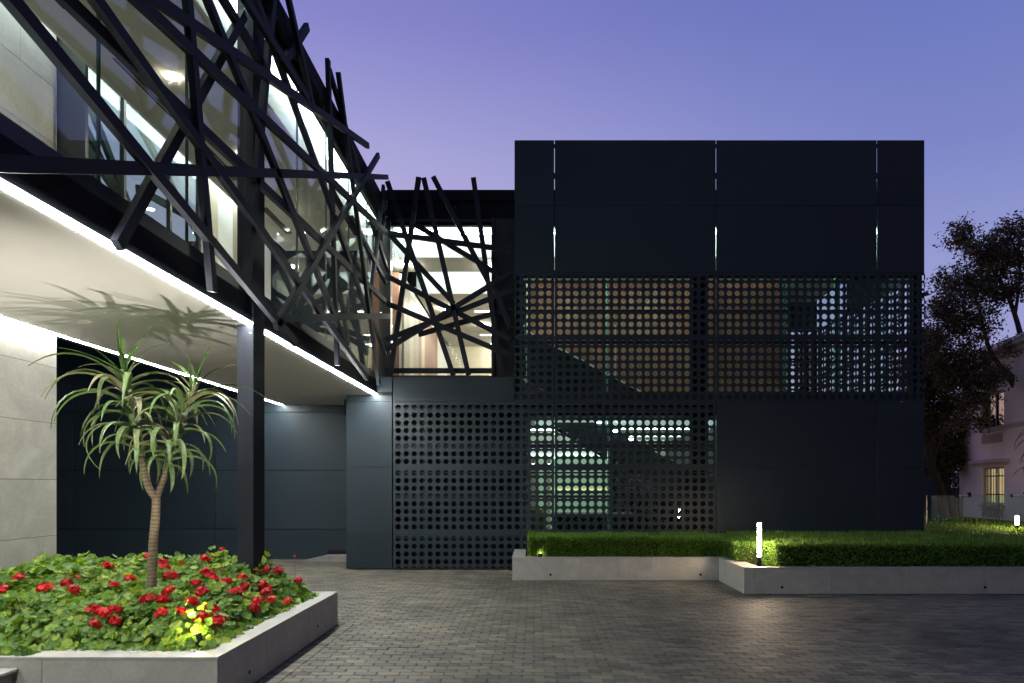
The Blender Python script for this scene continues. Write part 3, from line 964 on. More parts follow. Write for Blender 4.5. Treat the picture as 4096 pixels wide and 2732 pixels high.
# stone clad cross wall that carries it
wall = thing('stone_wall', 'pale grey stone tiled wall rising from the flower bed through the white soffit', 'wall', (-6.5, 5, 0))
MB().box(-6.75, -6.375, -9.0, 8.79, 0, 8.0).build('wall_core', M['sand'], wall)
tz = [.0, .48, 1.22, 1.96, 2.70, 3.44, 4.18, 4.92, 5.66, 6.40, 7.14, 7.995]
for k, (z0, z1) in enumerate(zip(tz, tz[1:])):
    ys = [8.81 - (0 if k % 2 else .62)]
    edges = [8.81]
    yy = 8.81 - (.62 if k in (8, 10) else 1.48 + .3 * (k % 2))
    while yy > 3.0:
        edges.append(yy); yy -= 1.48
    for a, b_ in zip(edges, edges[1:]):
        MB().bbox(-6.374, -6.36, b_ + .003, a - .003, z0 + .003, z1 - .003, .0015).build('stone_tile', M['stone'], wall)
    if z0 > 0:
        MB().bbox(-6.74, -6.38, 8.792, 8.806, z0 + .003, z1 - .003, .0015).build('stone_tile', M['stone'], wall)

# steel column
cl = thing('steel_column', 'tall black rectangular column standing in the flower bed', 'column', (-3.59, 8.38, .3))
MB().bbox(-3.69, -3.488, 8.205, 8.55, .2, 8.04, .004).build('shaft', M['steel'], cl)
MB().bbox(-3.74, -3.44, 8.16, 8.60, .36, .40, .004).build('base_plate', M['steel'], cl)
MB().tube([(-3.52, 8.204, 3.77), (-3.52, 8.196, 3.77)], [.010, .010], 8).build('screw', M['white'], cl)

# pier that receives the far end of the soffit
pr = thing('panelled_pier', 'black panelled pier under the far end of the white soffit', 'pier', (-3.68, 15, 0))
MB().box(sx(1386) + .01, sx(1566), DF + .025, 15.35, .02, 4.2).build('pier_core', M['dark'], pr)
for (z1, z0) in ((ZS + .0, ZR[4]), (ZR[4], ZR[5]), (ZR[5], ZR[6]), (ZR[6], .02)):
    MB().bbox(sx(1385), sx(1568), DF, DF + .02, z0 + .003, z1 - .003, .002).build('wall_panel', M['panel'], pr)
    MB().bbox(sx(1385), sx(1385) + .02, DF + .021, 15.4, z0 + .003, z1 - .003, .002).build('side_panel', M['panel'], pr)
MB().bbox(sx(1385), sx(1568), DF, DF + .02, ZS + .075, 4.272, .002).build('wall_panel', M['panel'], pr)

# dark panelled wall at the end of the drive
DB = 16.62
bw = thing('garage_wall', 'long dark panelled wall closing the covered drive under the soffit', 'wall', (-8, DB, 0))
MB().box(-15.3, -4.18, DB + .03, DB + .25, .25, 8.0).build('wall_core', M['dark'], bw)
rows = [.02, .765, 2.245, 3.70, 5.155, 6.61, 8.0]
for xa, xb_ in ((-15.2, -11.6), (-11.6, -8.025), (-8.025, -4.17)):
    for z0, z1 in zip(rows, rows[1:]):
        if z0 < .1 and xb_ > -5:
            MB().prism([(xa + .005, .02), (-5.7, .02), (-5.30, .115), (-5.22, .125), (-5.22, .235), (xb_ - .005, .225), (xb_ - .005, z1 - .008), (xa + .008, z1 - .008)], 'y', DB, DB + .022).build('wall_panel', M['panel'], bw)
        else:
            MB().bbox(xa + .008, xb_ - .008, DB, DB + .022, z0 + .008, z1 - .008, .002).build('wall_panel', M['panel'], bw)
MB().box(-12.6, -12.5, 8.9, DB + .02, .02, 8.0).build('sky_block_wall', M['panel'], bw)  # unseen wall added to keep sky light off the panels
MB().prism([(-5.75, .0), (-4.19, .0), (-4.19, .15), (-5.2, .13)], 'y', DB - .42, DB + .02).build('concrete_ramp', M['concrete'], kind='structure')
MB().box(-7.3, -6.5, DB - .5, DB - .32, -.04, .008).build('kerb_strip', M['cap'], kind='structure')
cm2 = thing('floodlight', 'small black floodlight on a bracket high on the dark wall behind the aloe', 'light fitting', (-8.9, DB - .1, 3.6))
MB().tube([(-9.05, DB, 3.35), (-8.75, DB - .25, 3.62)], [.018, .018]).build('bracket', M['grey_metal'], cm2)
MB().bbox(-8.84, -8.60, DB - .36, DB - .22, 3.40, 3.52, .01).build('housing', M['steel'], cm2)
MB().box(-8.81, -8.63, DB - .365, DB - .361, 3.42, 3.50).build('lens', M['grey_metal'], cm2)

# ================================================================== STEEL LATTICES
lat = thing('steel_lattice', 'tangle of black steel bars crossing in front of the glazed wing', 'lattice', (-3.3, 9, 4))
XLAT = -3.27
beams = [  # photo ends, layer (0 outermost), extension before / after
    ((65, 0), (1190, 1372), 0, .35, 0), ((284.6, 0), (700, 405), 2, .35, 0), ((655, 360), (1546, 1205), 1, 0, 0),
    ((400, 0), (1474, 1512), 0, .35, 0), ((563.8, 0), (1551, 931), 0, .35, 0), ((640, 0), (1478, 583.5), 0, .4, 0),
    ((763, 0), (862, 1168), 0, .35, 0), ((483, 982), (985, 58), 2, 0, 0), ((842, 0), (1392, 1382), 0, .3, 0),
    ((994, 0), (1240, 397), 0, .25, 0), ((1035, 0), (1342, 852), 1, .25, 0), ((1101.6, 0), (996, 1133), 1, .2, 0),
    ((1164, 0), (1262, 442), 0, .25, 0), ((1237, 107), (1138, 262), 1, 0, 0), ((1319, 238), (1357, 1462), 1, 0, 0),
    ((1360, 288), (1521, 1537), 0, 0, 0), ((1325, 281), (1442, 692), 1, 0, 0), ((0, 653), (1554, 708.7), 0, .15, 0),
    ((1519, 621), (1113, 1307), 0, 0, 0), ((1138, 1274), (1560, 1264), 0, 0, 0), ((1345, 868), (1472, 1245), 1, 0, 0),
    ((1335, 763), (1430, 932), 2, 0, 0), ((1412, 872), (1549, 1129), 1, 0, 0), ((1540, 745), (1482, 1242), 1, 0, 0),
    ((1490, 880), (1556, 1078), 2, 0, 0), ((1484, 1252), (1547, 1414), 1, 0, 0), ((905, 0), (1085, 300), 2, .25, 0),
]
for i, (p, q, layer, e0, e1) in enumerate(beams):
    off = layer * .052 + (i % 9) * .0022
    a, b_ = PX(*p, XLAT - off), PX(*q, XLAT - off)
    if e0: a = a + (a - b_) * e0
    a.x = b_.x = XLAT - off
    MB().bar(a, b_, .106, .064, (1, 0, 0)).build('lattice_bar', M['steel'], lat)

lat2 = thing('link_lattice', 'crossing black steel bars in front of the link window beside the screen', 'lattice', (-2, 14.95, 4.3))
DL = 14.95
links = [((1548.5, 724), (1813, 1501), 0), ((1674, 707), (1560, 1503), 1), ((1694, 710), (1874, 1500), 0), ((1732, 705), (1960, 1140), 0),
         ((1975, 1140), (2042, 1314), 1), ((1893, 709), (2005, 1503), 1), ((1556, 933), (2040, 998), 0), ((1556, 935), (1815, 1213), 1),
         ((1545, 1102), (2037, 1357), 1), ((1546, 1212), (2043, 1421), 0), ((1545, 1397), (2046, 1087), 0), ((1542, 1358), (2046, 1160), 1),
         ((1673, 1337), (2046, 1233), 2), ((1538, 1482), (1976, 1482), 2), ((1650, 890), (1998, 1098), 2), ((1540, 760), (1522, 960), 2)]
for i, (p, q, layer) in enumerate(links):
    off = layer * .05 + (i % 8) * .0024
    a, b_ = P(*p, DL + off), P(*q, DL + off)
    a.y = b_.y = DL + off
    MB().bar(a, b_, .114, .064, (0, -1, 0)).build('lattice_bar', M['steel'], lat2)

lat3 = thing('rear_lattice', 'steel bars seen through the glass on the far side of the wing', 'lattice', (-6.7, 12, 4))
rr = random.Random(5)
for i in range(17):
    yc = rr.uniform(8.6, 15.2); zc = rr.uniform(4.8, 7.8)
    an = rr.choice([rr.uniform(.5, 1.1), rr.uniform(1.9, 2.7), rr.uniform(-.15, .2)])
    L = rr.uniform(1.6, 3.0)
    d = Vector((0, math.cos(an), math.sin(an))) * L
    c = Vector((-6.62 - (i % 9) * .008, yc, zc))
    p, q = c - d, c + d
    if p.z > q.z: p, q = q, p
    if p.z < 4.4 and q.z > 4.5: p = p.lerp(q, (4.4 - p.z) / (q.z - p.z))
    if q.z > 8.1 and p.z < 8.0: q = p.lerp(q, (8.1 - p.z) / (q.z - p.z))
    MB().bar(p, q, .12, .064, (1, 0, 0)).build('lattice_bar', M['steel'], lat3)
# ================================================================== LOW STONE WALLS
def ring(mb, x, y, z, r, axis, depth=.03, n=14):
    """Short open pipe (weep hole) with a dark bottom."""
    c = [(math.cos(2 * PI * k / n), math.sin(2 * PI * k / n)) for k in range(n)]
    if axis == 'y':
        mk = lambda a, rr_, t: (x + a[0] * rr_, y + t, z + a[1] * rr_)
    else:
        mk = lambda a, rr_, t: (x + t, y + a[0] * rr_, z + a[1] * rr_)
    s_ = -1 if axis == 'y' else 1
    vs = [mk(a, r, s_ * .004) for a in c] + [mk(a, r * .82, s_ * .004) for a in c] + [mk(a, r * .82, s_ * .0015) for a in c]
    fs = []
    for k in range(n):
        q = (k + 1) % n
        fs += [(k, q, n + q, n + k), (n + k, n + q, 2 * n + q, 2 * n + k)]
    fs.append(tuple(range(2 * n, 3 * n)))
    mb.add(vs, fs)


# flower bed on the left
HB = .44
bed = thing('flower_bed_wall', 'low grey stone wall with a broad coping round the geranium bed', 'planter wall', (-4.2, 5.6, 0))
YF, XR_ = 5.59, -2.68
MB().box(-9, XR_ - .02, YF + .02, YF + .26, 0, HB - .03).build('wall_core', M['sand'], bed)
MB().box(XR_ - .26, XR_ - .02, YF + .26, 8.98, 0, HB - .03).build('wall_core', M['sand'], bed)
MB().box(-6.4, XR_ - .02, 8.74, 8.98, 0, HB - .03).build('wall_core', M['sand'], bed)
xs_ = [-9.0, -7.25, -6.05, -4.02, XR_]
xs_ = [-9.0, -7.6, -6.3, -5.28, -3.98, XR_]
xs_ = [-8.9, -7.38, -5.86, -4.34 + .18, XR_]
for a, b_ in zip(xs_, xs_[1:]):
    MB().bbox(a + .002, b_ - .002, YF, YF + .0195, .0, HB - .022, .0015).build('stone_slab', M['stone'], bed)
ysl = [YF + .001, 6.63, 7.87, 9.0]
for a, b_ in zip(ysl, ysl[1:]):
    MB().bbox(XR_ - .0195, XR_ + .0005, a + .002, b_ - .002, .0, HB - .022, .0015).build('stone_slab', M['stone'], bed)
MB().bbox(-6.4, XR_, 8.981, 9.0, .0, HB - .022, .0015).build('stone_slab', M['stone'], bed)
CW = .284
def cap_piece(poly, parent, z0=HB - .020, z1=HB):
    MB().prism(poly, 'z', z0, z1).build('coping_slab', M['cap'], parent)
xc_ = [-8.9, -7.0, -5.3, -3.75]
for a, b_ in zip(xc_, xc_[1:]):
    cap_piece([(a + .002, YF - .004), (b_ - .002, YF - .004), (b_ - .002, YF + CW), (a + .002, YF + CW)], bed)
cap_piece([(-3.75 + .002, YF - .004), (XR_ + .004 - .003, YF - .004), (XR_ - CW - .0015, YF + CW), (-3.75 + .002, YF + CW)], bed)
cap_piece([(XR_ + .004, YF - .001), (XR_ + .004, 6.88), (XR_ - CW, 6.88), (XR_ - CW, YF + CW + .001)], bed)
cap_piece([(XR_ + .004, 6.884), (XR_ + .004, 8.0), (XR_ - CW, 8.0), (XR_ - CW, 6.884)], bed)
cap_piece([(XR_ + .004, 8.004), (XR_ + .004, 9.004), (XR_ - CW, 8.72), (XR_ - CW, 8.004)], bed)
cap_piece([(XR_ + .001, 9.004), (-6.36, 9.004), (-6.36, 8.723), (XR_ - CW - .003, 8.723)], bed)
b = MB(); ring(b, XR_ + .0005, 6.21, .135, .019, 'x'); b.build('weep_hole', M['dark'], bed)
b = MB(); ring(b, XR_ + .0005, 8.17, .150, .019, 'x'); b.build('weep_hole', M['dark'], bed)
MB().add([(-9, YF + .2, .36), (XR_ - .2, YF + .2, .36), (XR_ - .2, 8.8, .36), (-9, 8.8, .36)], [(0, 1, 2, 3)]).build('bed_soil', M['soil'], kind='structure')
lw = thing('low_step_wall', 'lower stone wall with an overhanging slab meeting the front of the flower bed', 'wall', (-5.2, 5, 0))
MB().box(-6.6, -4.40, 3.0, YF - .012, 0, .322).build('wall_body', M['stone'], lw)
MB().bbox(-6.6, -4.355, 3.0, YF - .008, .324, .349, .002).build('coping_slab', M['cap'], lw)

# hedge beds on the right
HR = .455
rb = thing('hedge_bed_wall', 'long low stone wall stepping forward below the clipped hedge', 'planter wall', (4, 12, 0))
XA, YA, XS, YS = -.447, 13.05, 3.615, 11.45
MB().box(XA + .02, XS + .2, YA + .02, YA + .2, 0, HR - .03).build('wall_core', M['sand'], rb)
MB().box(XS + .02, XS + .2, YS + .02, YA + .02, 0, HR - .03).build('wall_core', M['sand'], rb)
MB().box(XS + .2, 13.5, YS + .02, YS + .2, 0, HR - .03).build('wall_core', M['sand'], rb)
MB().box(XA + .02, XA + .2, YA + .2, 14.66, 0, HR - .03).build('wall_core', M['sand'], rb)
xs_ = [XA, .90, 2.30, XS - .001]
for a, b_ in zip(xs_, xs_[1:]):
    MB().bbox(a + .002, b_ - .002, YA, YA + .0195, 0, HR - .022, .0015).build('stone_slab', M['stone'], rb)
MB().bbox(XA, XA + .0195, YA + .021, 14.66, 0, HR - .022, .0015).build('stone_slab', M['stone'], rb)
MB().bbox(XS, XS + .0195, YS + .001, YA - .002, 0, HR - .022, .0015).build('stone_slab', M['cap'], rb)
xs_ = [XS + .001, 3.80, 5.13, 6.46, 7.77, 9.10, 10.4, 11.7, 13.0]
for a, b_ in zip(xs_, xs_[1:]):
    MB().bbox(a + .002, b_ - .002, YS, YS + .0195, 0, HR - .022, .0015).build('stone_slab', M['stone'], rb)
def cap2(poly): cap_piece(poly, rb, HR - .020, HR)
c2 = .25
cap2([(XA - .004, YA - .004), (XA + c2, YA + c2), (XA + c2, 14.66), (XA - .004, 14.66)])
for a, b_ in zip([XA + .0, .9, 2.3], [.9, 2.3, XS - .002]):
    if a == XA: cap2([(XA + .002, YA - .004), (.898, YA - .004), (.898, YA + .16), (XA + .168, YA + .16)])
    else: cap2([(a, YA - .004), (b_ - .002, YA - .004), (b_ - .002, YA + .16), (a, YA + .16)])
cap2([(XS - .004 + .004, YS + .002), (XS + .30, YS + .16), (XS + .30, YA + .158), (XS, YA + .158)])
xs_ = [XS, 5.13, 6.46, 7.77, 9.10, 10.4, 11.7, 13.0]
for a, b_ in zip(xs_, xs_[1:]):
    if a == XS: cap2([(XS + .003, YS - .004), (5.128, YS - .004), (5.128, YS + .158), (XS + .298, YS + .158)])
    else: cap2([(a, YS - .004), (b_ - .002, YS - .004), (b_ - .002, YS + .16), (a, YS + .16)])
for (x, y_) in ((.305, YA), (3.26, YA), (4.27, YS), (7.76 + .02, YS)):
    b = MB(); ring(b, x, y_, .115, .024, 'y'); b.build('weep_hole', M['dark'], rb)
MB().box(XA + .2, 8.6, YA + .2, 14.66, .05, .40).build('bed_soil', M['soil'], kind='structure')
MB().box(XS + .2, 13.2, YS + .16, YA + .19, .05, .40).build('bed_soil', M['soil'], kind='structure')


def hedge(name, label, boxes, n, seed, dens_top=.5):
    """Clipped hedge: dark twiggy core and many thin upright sprigs on top and sides."""
    r = random.Random(seed)
    t = thing(name, label, 'hedge', (boxes[0][0], boxes[0][2], .4), 'clipped hedges below the dark screen')
    core = MB()
    for (x0, x1, y0, y1, z0, z1) in boxes:
        core.box(x0 + .05, x1 - .05, y0 + .05, y1 - .05, z0, z1 - .06)
    core.build('twig_core', M['hedge_in'], t, kind='stuff')
    b = MB(); tones = []
    area = [((x1 - x0) * (y1 - y0), (x1 - x0) * (z1 - z0), (y1 - y0) * (z1 - z0)) for (x0, x1, y0, y1, z0, z1) in boxes]
    tot = sum(sum(a) + a[2] for a in area)
    for bi, (x0, x1, y0, y1, z0, z1) in enumerate(boxes):
        A = area[bi]
        for face, ar in (('top', A[0]), ('front', A[1] * 1.5), ('l', A[2]), ('r', A[2])):
            for k in range(int(n * ar / tot)):
                if face == 'top':
                    p = Vector((r.uniform(x0, x1), r.uniform(y0, y1), z1 - .05 + r.uniform(-.05, .01)))
                    d = Vector((r.gauss(0, .28), r.gauss(0, .28), 1))
                    L = r.uniform(.05, .105)
                elif face == 'front':
                    p = Vector((r.uniform(x0, x1), y0 + r.uniform(.0, .06), r.uniform(z0, z1)))
                    d = Vector((r.gauss(0, .6), -1 + r.gauss(0, .35), .55 + r.gauss(0, .5)))
                    L = r.uniform(.03, .075)
                else:
                    sg = -1 if face == 'l' else 1
                    p = Vector(((x0 if sg < 0 else x1) - sg * r.uniform(0, .06), r.uniform(y0, y1), r.uniform(z0, z1)))
                    d = Vector((sg, r.gauss(0, .5), .6 + r.gauss(0, .5)))
                    L = r.uniform(.03, .075)
                p.z += .030 * noise.noise((p.x * 2.2, p.y * 2.2, seed)) + .016 * noise.noise((p.x * 7, p.y * 7, seed))
                if noise.noise((p.x * 3.1, p.y * 3.1 + p.z * 4, seed + 5.0)) < -.38 and r.random() < .7: continue
                d.normalize()
                s = d.cross(Vector((r.uniform(-1, 1), r.uniform(-1, 1), r.uniform(-1, 1)))).normalized() * r.uniform(.0045, .008)
                m_ = p + d * (L * .55)
                b.add([p - s * .5, p + s * .5, m_ + s, p + d * L, m_ - s], [(0, 1, 2, 4), (4, 2, 3)])
                tv = min(1, max(0, r.gauss(.5, .2) + .3 * noise.noise((p.x * 1.5, p.y * 1.5, p.z * 3))))
                tones += [tv] * 5
    b.tone = tones
    b.build('sprigs', M['hedge'], t, kind='stuff')
    return t


hedge('hedge', 'clipped green hedge in the rear bed below the screen, uplight at its left end',
      [(-.12, 3.75, YA + .13, 14.62, .40, .83)], 44000, 1)
hedge('hedge', 'clipped green hedge in the forward bed right of the glowing tube light',
      [(4.22, 8.4, YS + .17, 14.62, .40, .855), (8.4, 13.0, YS + .17, 13.6, .40, .855)], 60000, 2)
hedge('hedge', 'short piece of hedge behind the glowing tube light in the bed corner',
      [(3.75, 4.215, 12.35, 14.60, .40, .80)], 7000, 3)

# grass on the raised lawn
rg = random.Random(4)
b = MB(); tones = []
for k in range(16000):
    x, y_ = rg.uniform(8.75, 15.5), rg.uniform(13.5, 20.8)
    z = .60 + .012 * (y_ - 13.2)
    h = rg.uniform(.03, .10)
    a = rg.uniform(0, PI)
    s = Vector((math.cos(a), math.sin(a), 0)) * .007
    p = Vector((x, y_, z)); tip = p + Vector((rg.gauss(0, .02), rg.gauss(0, .02), h))
    b.add([p - s, p + s, tip], [(0, 1, 2)])
    tones += [rg.random()] * 3
for k in range(260):
    x, y_ = rg.uniform(9.0, 15.5), rg.uniform(19.8, 21.2)
    p = Vector((x, y_, .66)); s = Vector((.008, 0, 0)); tip = p + Vector((rg.gauss(0, .05), 0, rg.uniform(.15, .4)))
    b.add([p - s, p + s, tip], [(0, 1, 2)])
    tones += [rg.random()] * 3
b.tone = tones
b.build('grass', M['hedge'], kind='stuff')


# ================================================================== LAMPS
def tube_light(label, x, y, zb, zg0, zg1, r=.032, mat='bollard'):
    t = thing('tube_bollard', label, 'bollard light', (x, y, zb), 'tube lights in the planting')
    MB().tube([(x, y, zb), (x, y, zg0)], [r * 1.1, r * 1.1], 14).build('base', M['steel'], t)
    MB().tube([(x, y, zg0 + .002), (x, y, zg1)], [r, r], 14).build('glowing_tube', M[mat], t)
    MB().tube([(x, y, zg1 + .001), (x, y, zg1 + .02)], [r * 1.05, r * 1.05], 14).build('cap', M['steel'], t)
    return t


tube_light('glowing warm tube light in the stepped corner of the hedge bed', 4.03, 11.90, .40, .60, 1.20)
tube_light('second warm tube light standing in the lawn before the pale house', 13.1, 18.0, .55, .80, 1.03, .04, 'bollard2')


def spot(label, loc, target, watts, deg, colr, blend=.5, r=.03, spill=0):
    t = thing('garden_spotlight', label, 'spotlight', loc, 'uplights in the planting')
    L, T = Vector(loc), Vector(target)
    d = (T - L).normalized()
    MB().tube([L + Vector((0, 0, -.22)), L + Vector((0, 0, -.03))], [.008, .008], 6).build('spike', M['steel'], t)
    MB().tube([L - d * .09, L - d * .02, L + d * .03], [.028, .042, .045], 14).build('housing', M['steel'], t)
    MB().tube([L + d * .020, L + d * .0305], [.038, .038], 14).build('lens', M['lamp'], t)
    ld = bpy.data.lights.new('spot_beam', 'SPOT')
    ld.energy = watts; ld.spot_size = R(deg); ld.spot_blend = blend; ld.color = colr; ld.shadow_soft_size = r
    lo = bpy.data.objects.new('spot_beam', ld); col.objects.link(lo)
    lo.parent = t
    lo.location = d * .06
    lo.rotation_euler = d.to_track_quat('-Z', 'Y').to_euler()
    if spill:                                   # added point lamp, brightens the leaves near the lens
        pd = bpy.data.lights.new('leaf_fill_light', 'POINT')
        pd.energy = spill; pd.color = (1.0, .78, .28); pd.shadow_soft_size = .03
        po = bpy.data.objects.new('leaf_fill_light', pd); col.objects.link(po)
        po.parent = t; po.location = d * .09
    return t


spot('bright uplight among red geraniums near the corner of the bed', (-3.07, 6.02, .50), (-4.35, 6.75, 3.2), 280, 80, (1.0, .93, .82), .7, spill=13)
spot('uplight near the left front of the geranium bed', (-5.55, 6.25, .50), (-4.9, 7.2, 3.5), 160, 95, (1.0, .95, .86), .8, spill=11)
spot('small uplight at the foot of the left end of the hedge', (.10, YA + .10, .47), (.16, 13.6, .85), 7, 90, (1.0, .80, .42), .6, .02, spill=1.6)

# ================================================================== ALOE TREES
def aloe_leaf(b, base, az, el, L, w, droop, roll=0.0, n=11, tone=.5, tones=None, curl=0.0):
    """Thick channelled strap leaf that rises, arches and hangs."""
    p = Vector(base)
    e = el
    ds = L / n
    prev = []
    for i in range(n + 1):
        t = i / n
        a = az + curl * t
        d = Vector((math.cos(a) * math.cos(e), math.sin(a) * math.cos(e), math.sin(e)))
        side = Vector((-math.sin(a), math.cos(a), 0))
        up = side.cross(d) * -1
        if up.z < 0 and abs(e) < 1.2: up = -up
        ww = w * (1.0 - .22 * t) * (1 - t ** 3.2) * (.8 + .2 * min(1, t * 6)) + .0015
        th = w * .20 * (1 - t * .75)
        pts = [p - side * ww / 2 + up * th * .9, p + up * th * .12, p + side * ww / 2 + up * th * .9, p - up * th]
        prev.append(pts)
        p = p + d * ds
        e -= droop / n * (.35 + 1.3 * math.sin(PI * min(1, t * 1.05)))
    k = len(b.v)
    vs = [q for pr in prev for q in pr]
    fs = []
    for i in range(n):
        for j in range(4):
            fs.append((i * 4 + j, i * 4 + (j + 1) % 4, (i + 1) * 4 + (j + 1) % 4, (i + 1) * 4 + j))
    fs.append((3, 2, 1, 0)); fs.append((n * 4, n * 4 + 1, n * 4 + 2, n * 4 + 3))
    b.add(vs, fs)


def curve_pt(pts, t):
    """Point on a polyline by fraction of its length."""
    seg = [(Vector(b_) - Vector(a)).length for a, b_ in zip(pts, pts[1:])]
    d = t * sum(seg)
    for (a, b_), s in zip(zip(pts, pts[1:]), seg):
        if d <= s: return Vector(a).lerp(Vector(b_), d / s)
        d -= s
    return Vector(pts[-1])


def smooth_path(pts, m=5):
    out = []
    P_ = [Vector(p) for p in pts]
    for i in range(len(P_) - 1):
        p0, p1, p2, p3 = P_[max(i - 1, 0)], P_[i], P_[i + 1], P_[min(i + 2, len(P_) - 1)]
        for k in range(m):
            t = k / m
            out.append(.5 * ((2 * p1) + (-p0 + p2) * t + (2 * p0 - 5 * p1 + 4 * p2 - p3) * t * t + (-p0 + 3 * p1 - 3 * p2 + p3) * t ** 3))
    out.append(P_[-1])
    return out


def ringed(pts, r0, r1, n=9):
    """Trunk radii with growth rings."""
    out = []
    for i in range(len(pts)):
        t = i / (len(pts) - 1)
        out.append((r0 + (r1 - r0) * t) * (1 + (.045 if i % 2 else -.02)))
    return out


def aloe_crown(root, stem, seed, n_leaves, Lmax, wmax, top_young=7, down=1.0):
    r = random.Random(seed)
    ga = 2.39996
    for i in range(n_leaves):
        t = i / (n_leaves - 1)                  # 0 at the apex, 1 lowest
        base = curve_pt(stem, min(1, .01 + .93 * t ** 1.15))
        az = i * ga + r.uniform(-.3, .3)
        if t < .2:
            el = R(r.uniform(36, 84)) * (1 - t * 1.2); L = Lmax * r.uniform(.34, .74); dr = r.uniform(.1, .8); mt = M['aloe_y'] if t < .12 else M['aloe']
        elif t < .5:
            el = R(r.uniform(18, 52)); L = Lmax * r.uniform(.72, 1.05); dr = r.uniform(1.2, 2.1); mt = M['aloe']
        else:
            el = R(r.uniform(0, 38)); L = Lmax * r.uniform(.45, .84); dr = r.uniform(1.3, 2.3) * down; mt = M['aloe']
        b = MB()
        aloe_leaf(b, base, az, el, L, wmax * r.uniform(.85, 1.1) * (.55 if t < .2 else 1), dr, curl=r.uniform(-.35, .35))
        o = b.build('leaf', mt, root, smooth=False)


DA = 7.2
def A(cx_, cy_, D=DA, dx=150, dy=1280, s=2.178):
    return P(cx_ / s + dx, cy_ / s + dy, D)


al = thing('aloe_tree', 'forked aloe tree with two drooping crowns rising from the geraniums', 'aloe tree', (-4.18, DA, .36))
fork = A(1035, 1560)
base = Vector((-4.185, DA, .34))
tp = smooth_path([base, A(1010, 1950, DA), A(1028, 1720, DA), fork], 9)
MB().tube(tp, ringed(tp, .049, .040), 12, wob=.04).build('trunk', M['aloe_bark'], al, smooth=True)
s1 = [A(742, 430), A(765, 520), A(795, 690), A(830, 850), A(880, 1040), A(905, 1190)]
s2 = [A(1392, 545, DA + .12), A(1345, 640, DA + .12), A(1260, 840, DA + .1), A(1185, 1010, DA + .08), A(1145, 1200, DA + .05), A(1122, 1320, DA + .03)]
b1 = smooth_path([fork, A(965, 1450), A(925, 1290), A(905, 1190)], 8)
MB().tube(b1, ringed(b1, .038, .036), 12, wob=.04).build('branch', M['aloe_bark'], al, smooth=True)
b2 = smooth_path([fork, A(1075, 1450, DA + .02), A(1122, 1320, DA + .03)], 8)
MB().tube(b2, ringed(b2, .033, .031), 12, wob=.04).build('branch', M['aloe_bark'], al, smooth=True)
for s_, r_ in ((s1, (.026, .042)), (s2, (.024, .038))):
    sp = smooth_path(s_, 4)
    MB().tube(sp, [r_[0] + (r_[1] - r_[0]) * min(1, i / 10) for i in range(len(sp))], 10).build('leafy_stem', M['aloe'], al, smooth=True)
aloe_crown(al, s1, 3, 60, 1.04, .070)
aloe_crown(al, s2, 8, 54, .92, .064)

al2 = thing('aloe_tree', 'aloe tree at the right edge, drooping leaves before the pale house', 'aloe tree', (10.35, 13.4, .4))
tp = smooth_path([(10.35, 13.4, .35), (10.3, 13.4, 1.2), (10.36, 13.4, 2.0)], 8)
MB().tube(tp, ringed(tp, .085, .06), 10).build('trunk', M['aloe_bark'], al2, smooth=True)
s3 = [(10.38, 13.4, 3.15), (10.37, 13.4, 2.7), (10.36, 13.4, 2.0)]
MB().tube(s3, [.03, .05, .055], 8).build('leafy_stem', M['aloe'], al2, smooth=True)
aloe_crown(al2, s3, 14, 34, .95, .07)


# ================================================================== GERANIUMS
def ger_leaf(seed, size):
    r = random.Random(seed)
    b = MB()
    n = 20
    cup = r.uniform(.10, .28)
    vs = [(0, 0, 0)]
    for ringk, f in ((0, .5), (1, 1.0)):
        for k in range(n):
            a = 2 * PI * k / n
            lobes = 1 + .10 * math.cos(7 * a) * f
            notch = 1 - .55 * math.exp(-((a - PI) / .22) ** 2) * f
            rad = size * f * lobes * notch * (1 + r.uniform(-.05, .05))
            z = size * (cup * f * f + .09 * math.cos(7 * a + .4) * f * f + r.uniform(-.03, .03) * f)
            vs.append((rad * math.cos(a), rad * math.sin(a), z))
    fs = []
    for k in range(n):
        q = (k + 1) % n
        fs.append((0, 1 + k, 1 + q))
        fs.append((1 + k, 1 + n + k, 1 + n + q, 1 + q))
    b.add(vs, fs)
    return b


lv = []
for k in range(5):
    b = ger_leaf(k, .026 + .0048 * k)
    me = b.mesh('geranium_leaf', M['ger']); me.polygons.foreach_set('use_smooth', [True] * len(me.polygons))
    lv.append((me, b))


def flower_mesh(seed, R_, full=1.0):
    """Rounded head of many five-petalled florets."""
    r = random.Random(seed)
    b = MB()
    n = int(20 * full)
    for i in range(n):
        t = (i + .5) / n
        ph = math.acos(1 - t * 1.45)
        az = i * 2.39996
        d = Vector((math.sin(ph) * math.cos(az), math.sin(ph) * math.sin(az), math.cos(ph) * .85))
        c = Vector((d.x * 1.12, d.y * 1.12, d.z * .8)) * R_ * r.uniform(.55, 1.2)
        nrm = (d + Vector((r.gauss(0, .25), r.gauss(0, .25), r.gauss(0, .25)))).normalized()
        u = nrm.cross(Vector((.3, .5, .8))).normalized(); w = nrm.cross(u)
        a0_ = r.uniform(0, 6)
        for k in range(5):
            a = a0_ + 2 * PI * k / 5
            dd = u * math.cos(a) + w * math.sin(a); ss = nrm.cross(dd)
            l = R_ * .50; wd = R_ * .26
            b.add([c, c + dd * l * .5 + ss * wd + nrm * l * .10, c + dd * l + ss * wd * .55 + nrm * l * r.uniform(-.05, .3), c + dd * l - ss * wd * .55 + nrm * l * r.uniform(-.05, .3), c + dd * l * .5 - ss * wd + nrm * l * .10],
                  [(0, 1, 2, 3, 4)])
    return b.mesh('flower_head', M['petal'])


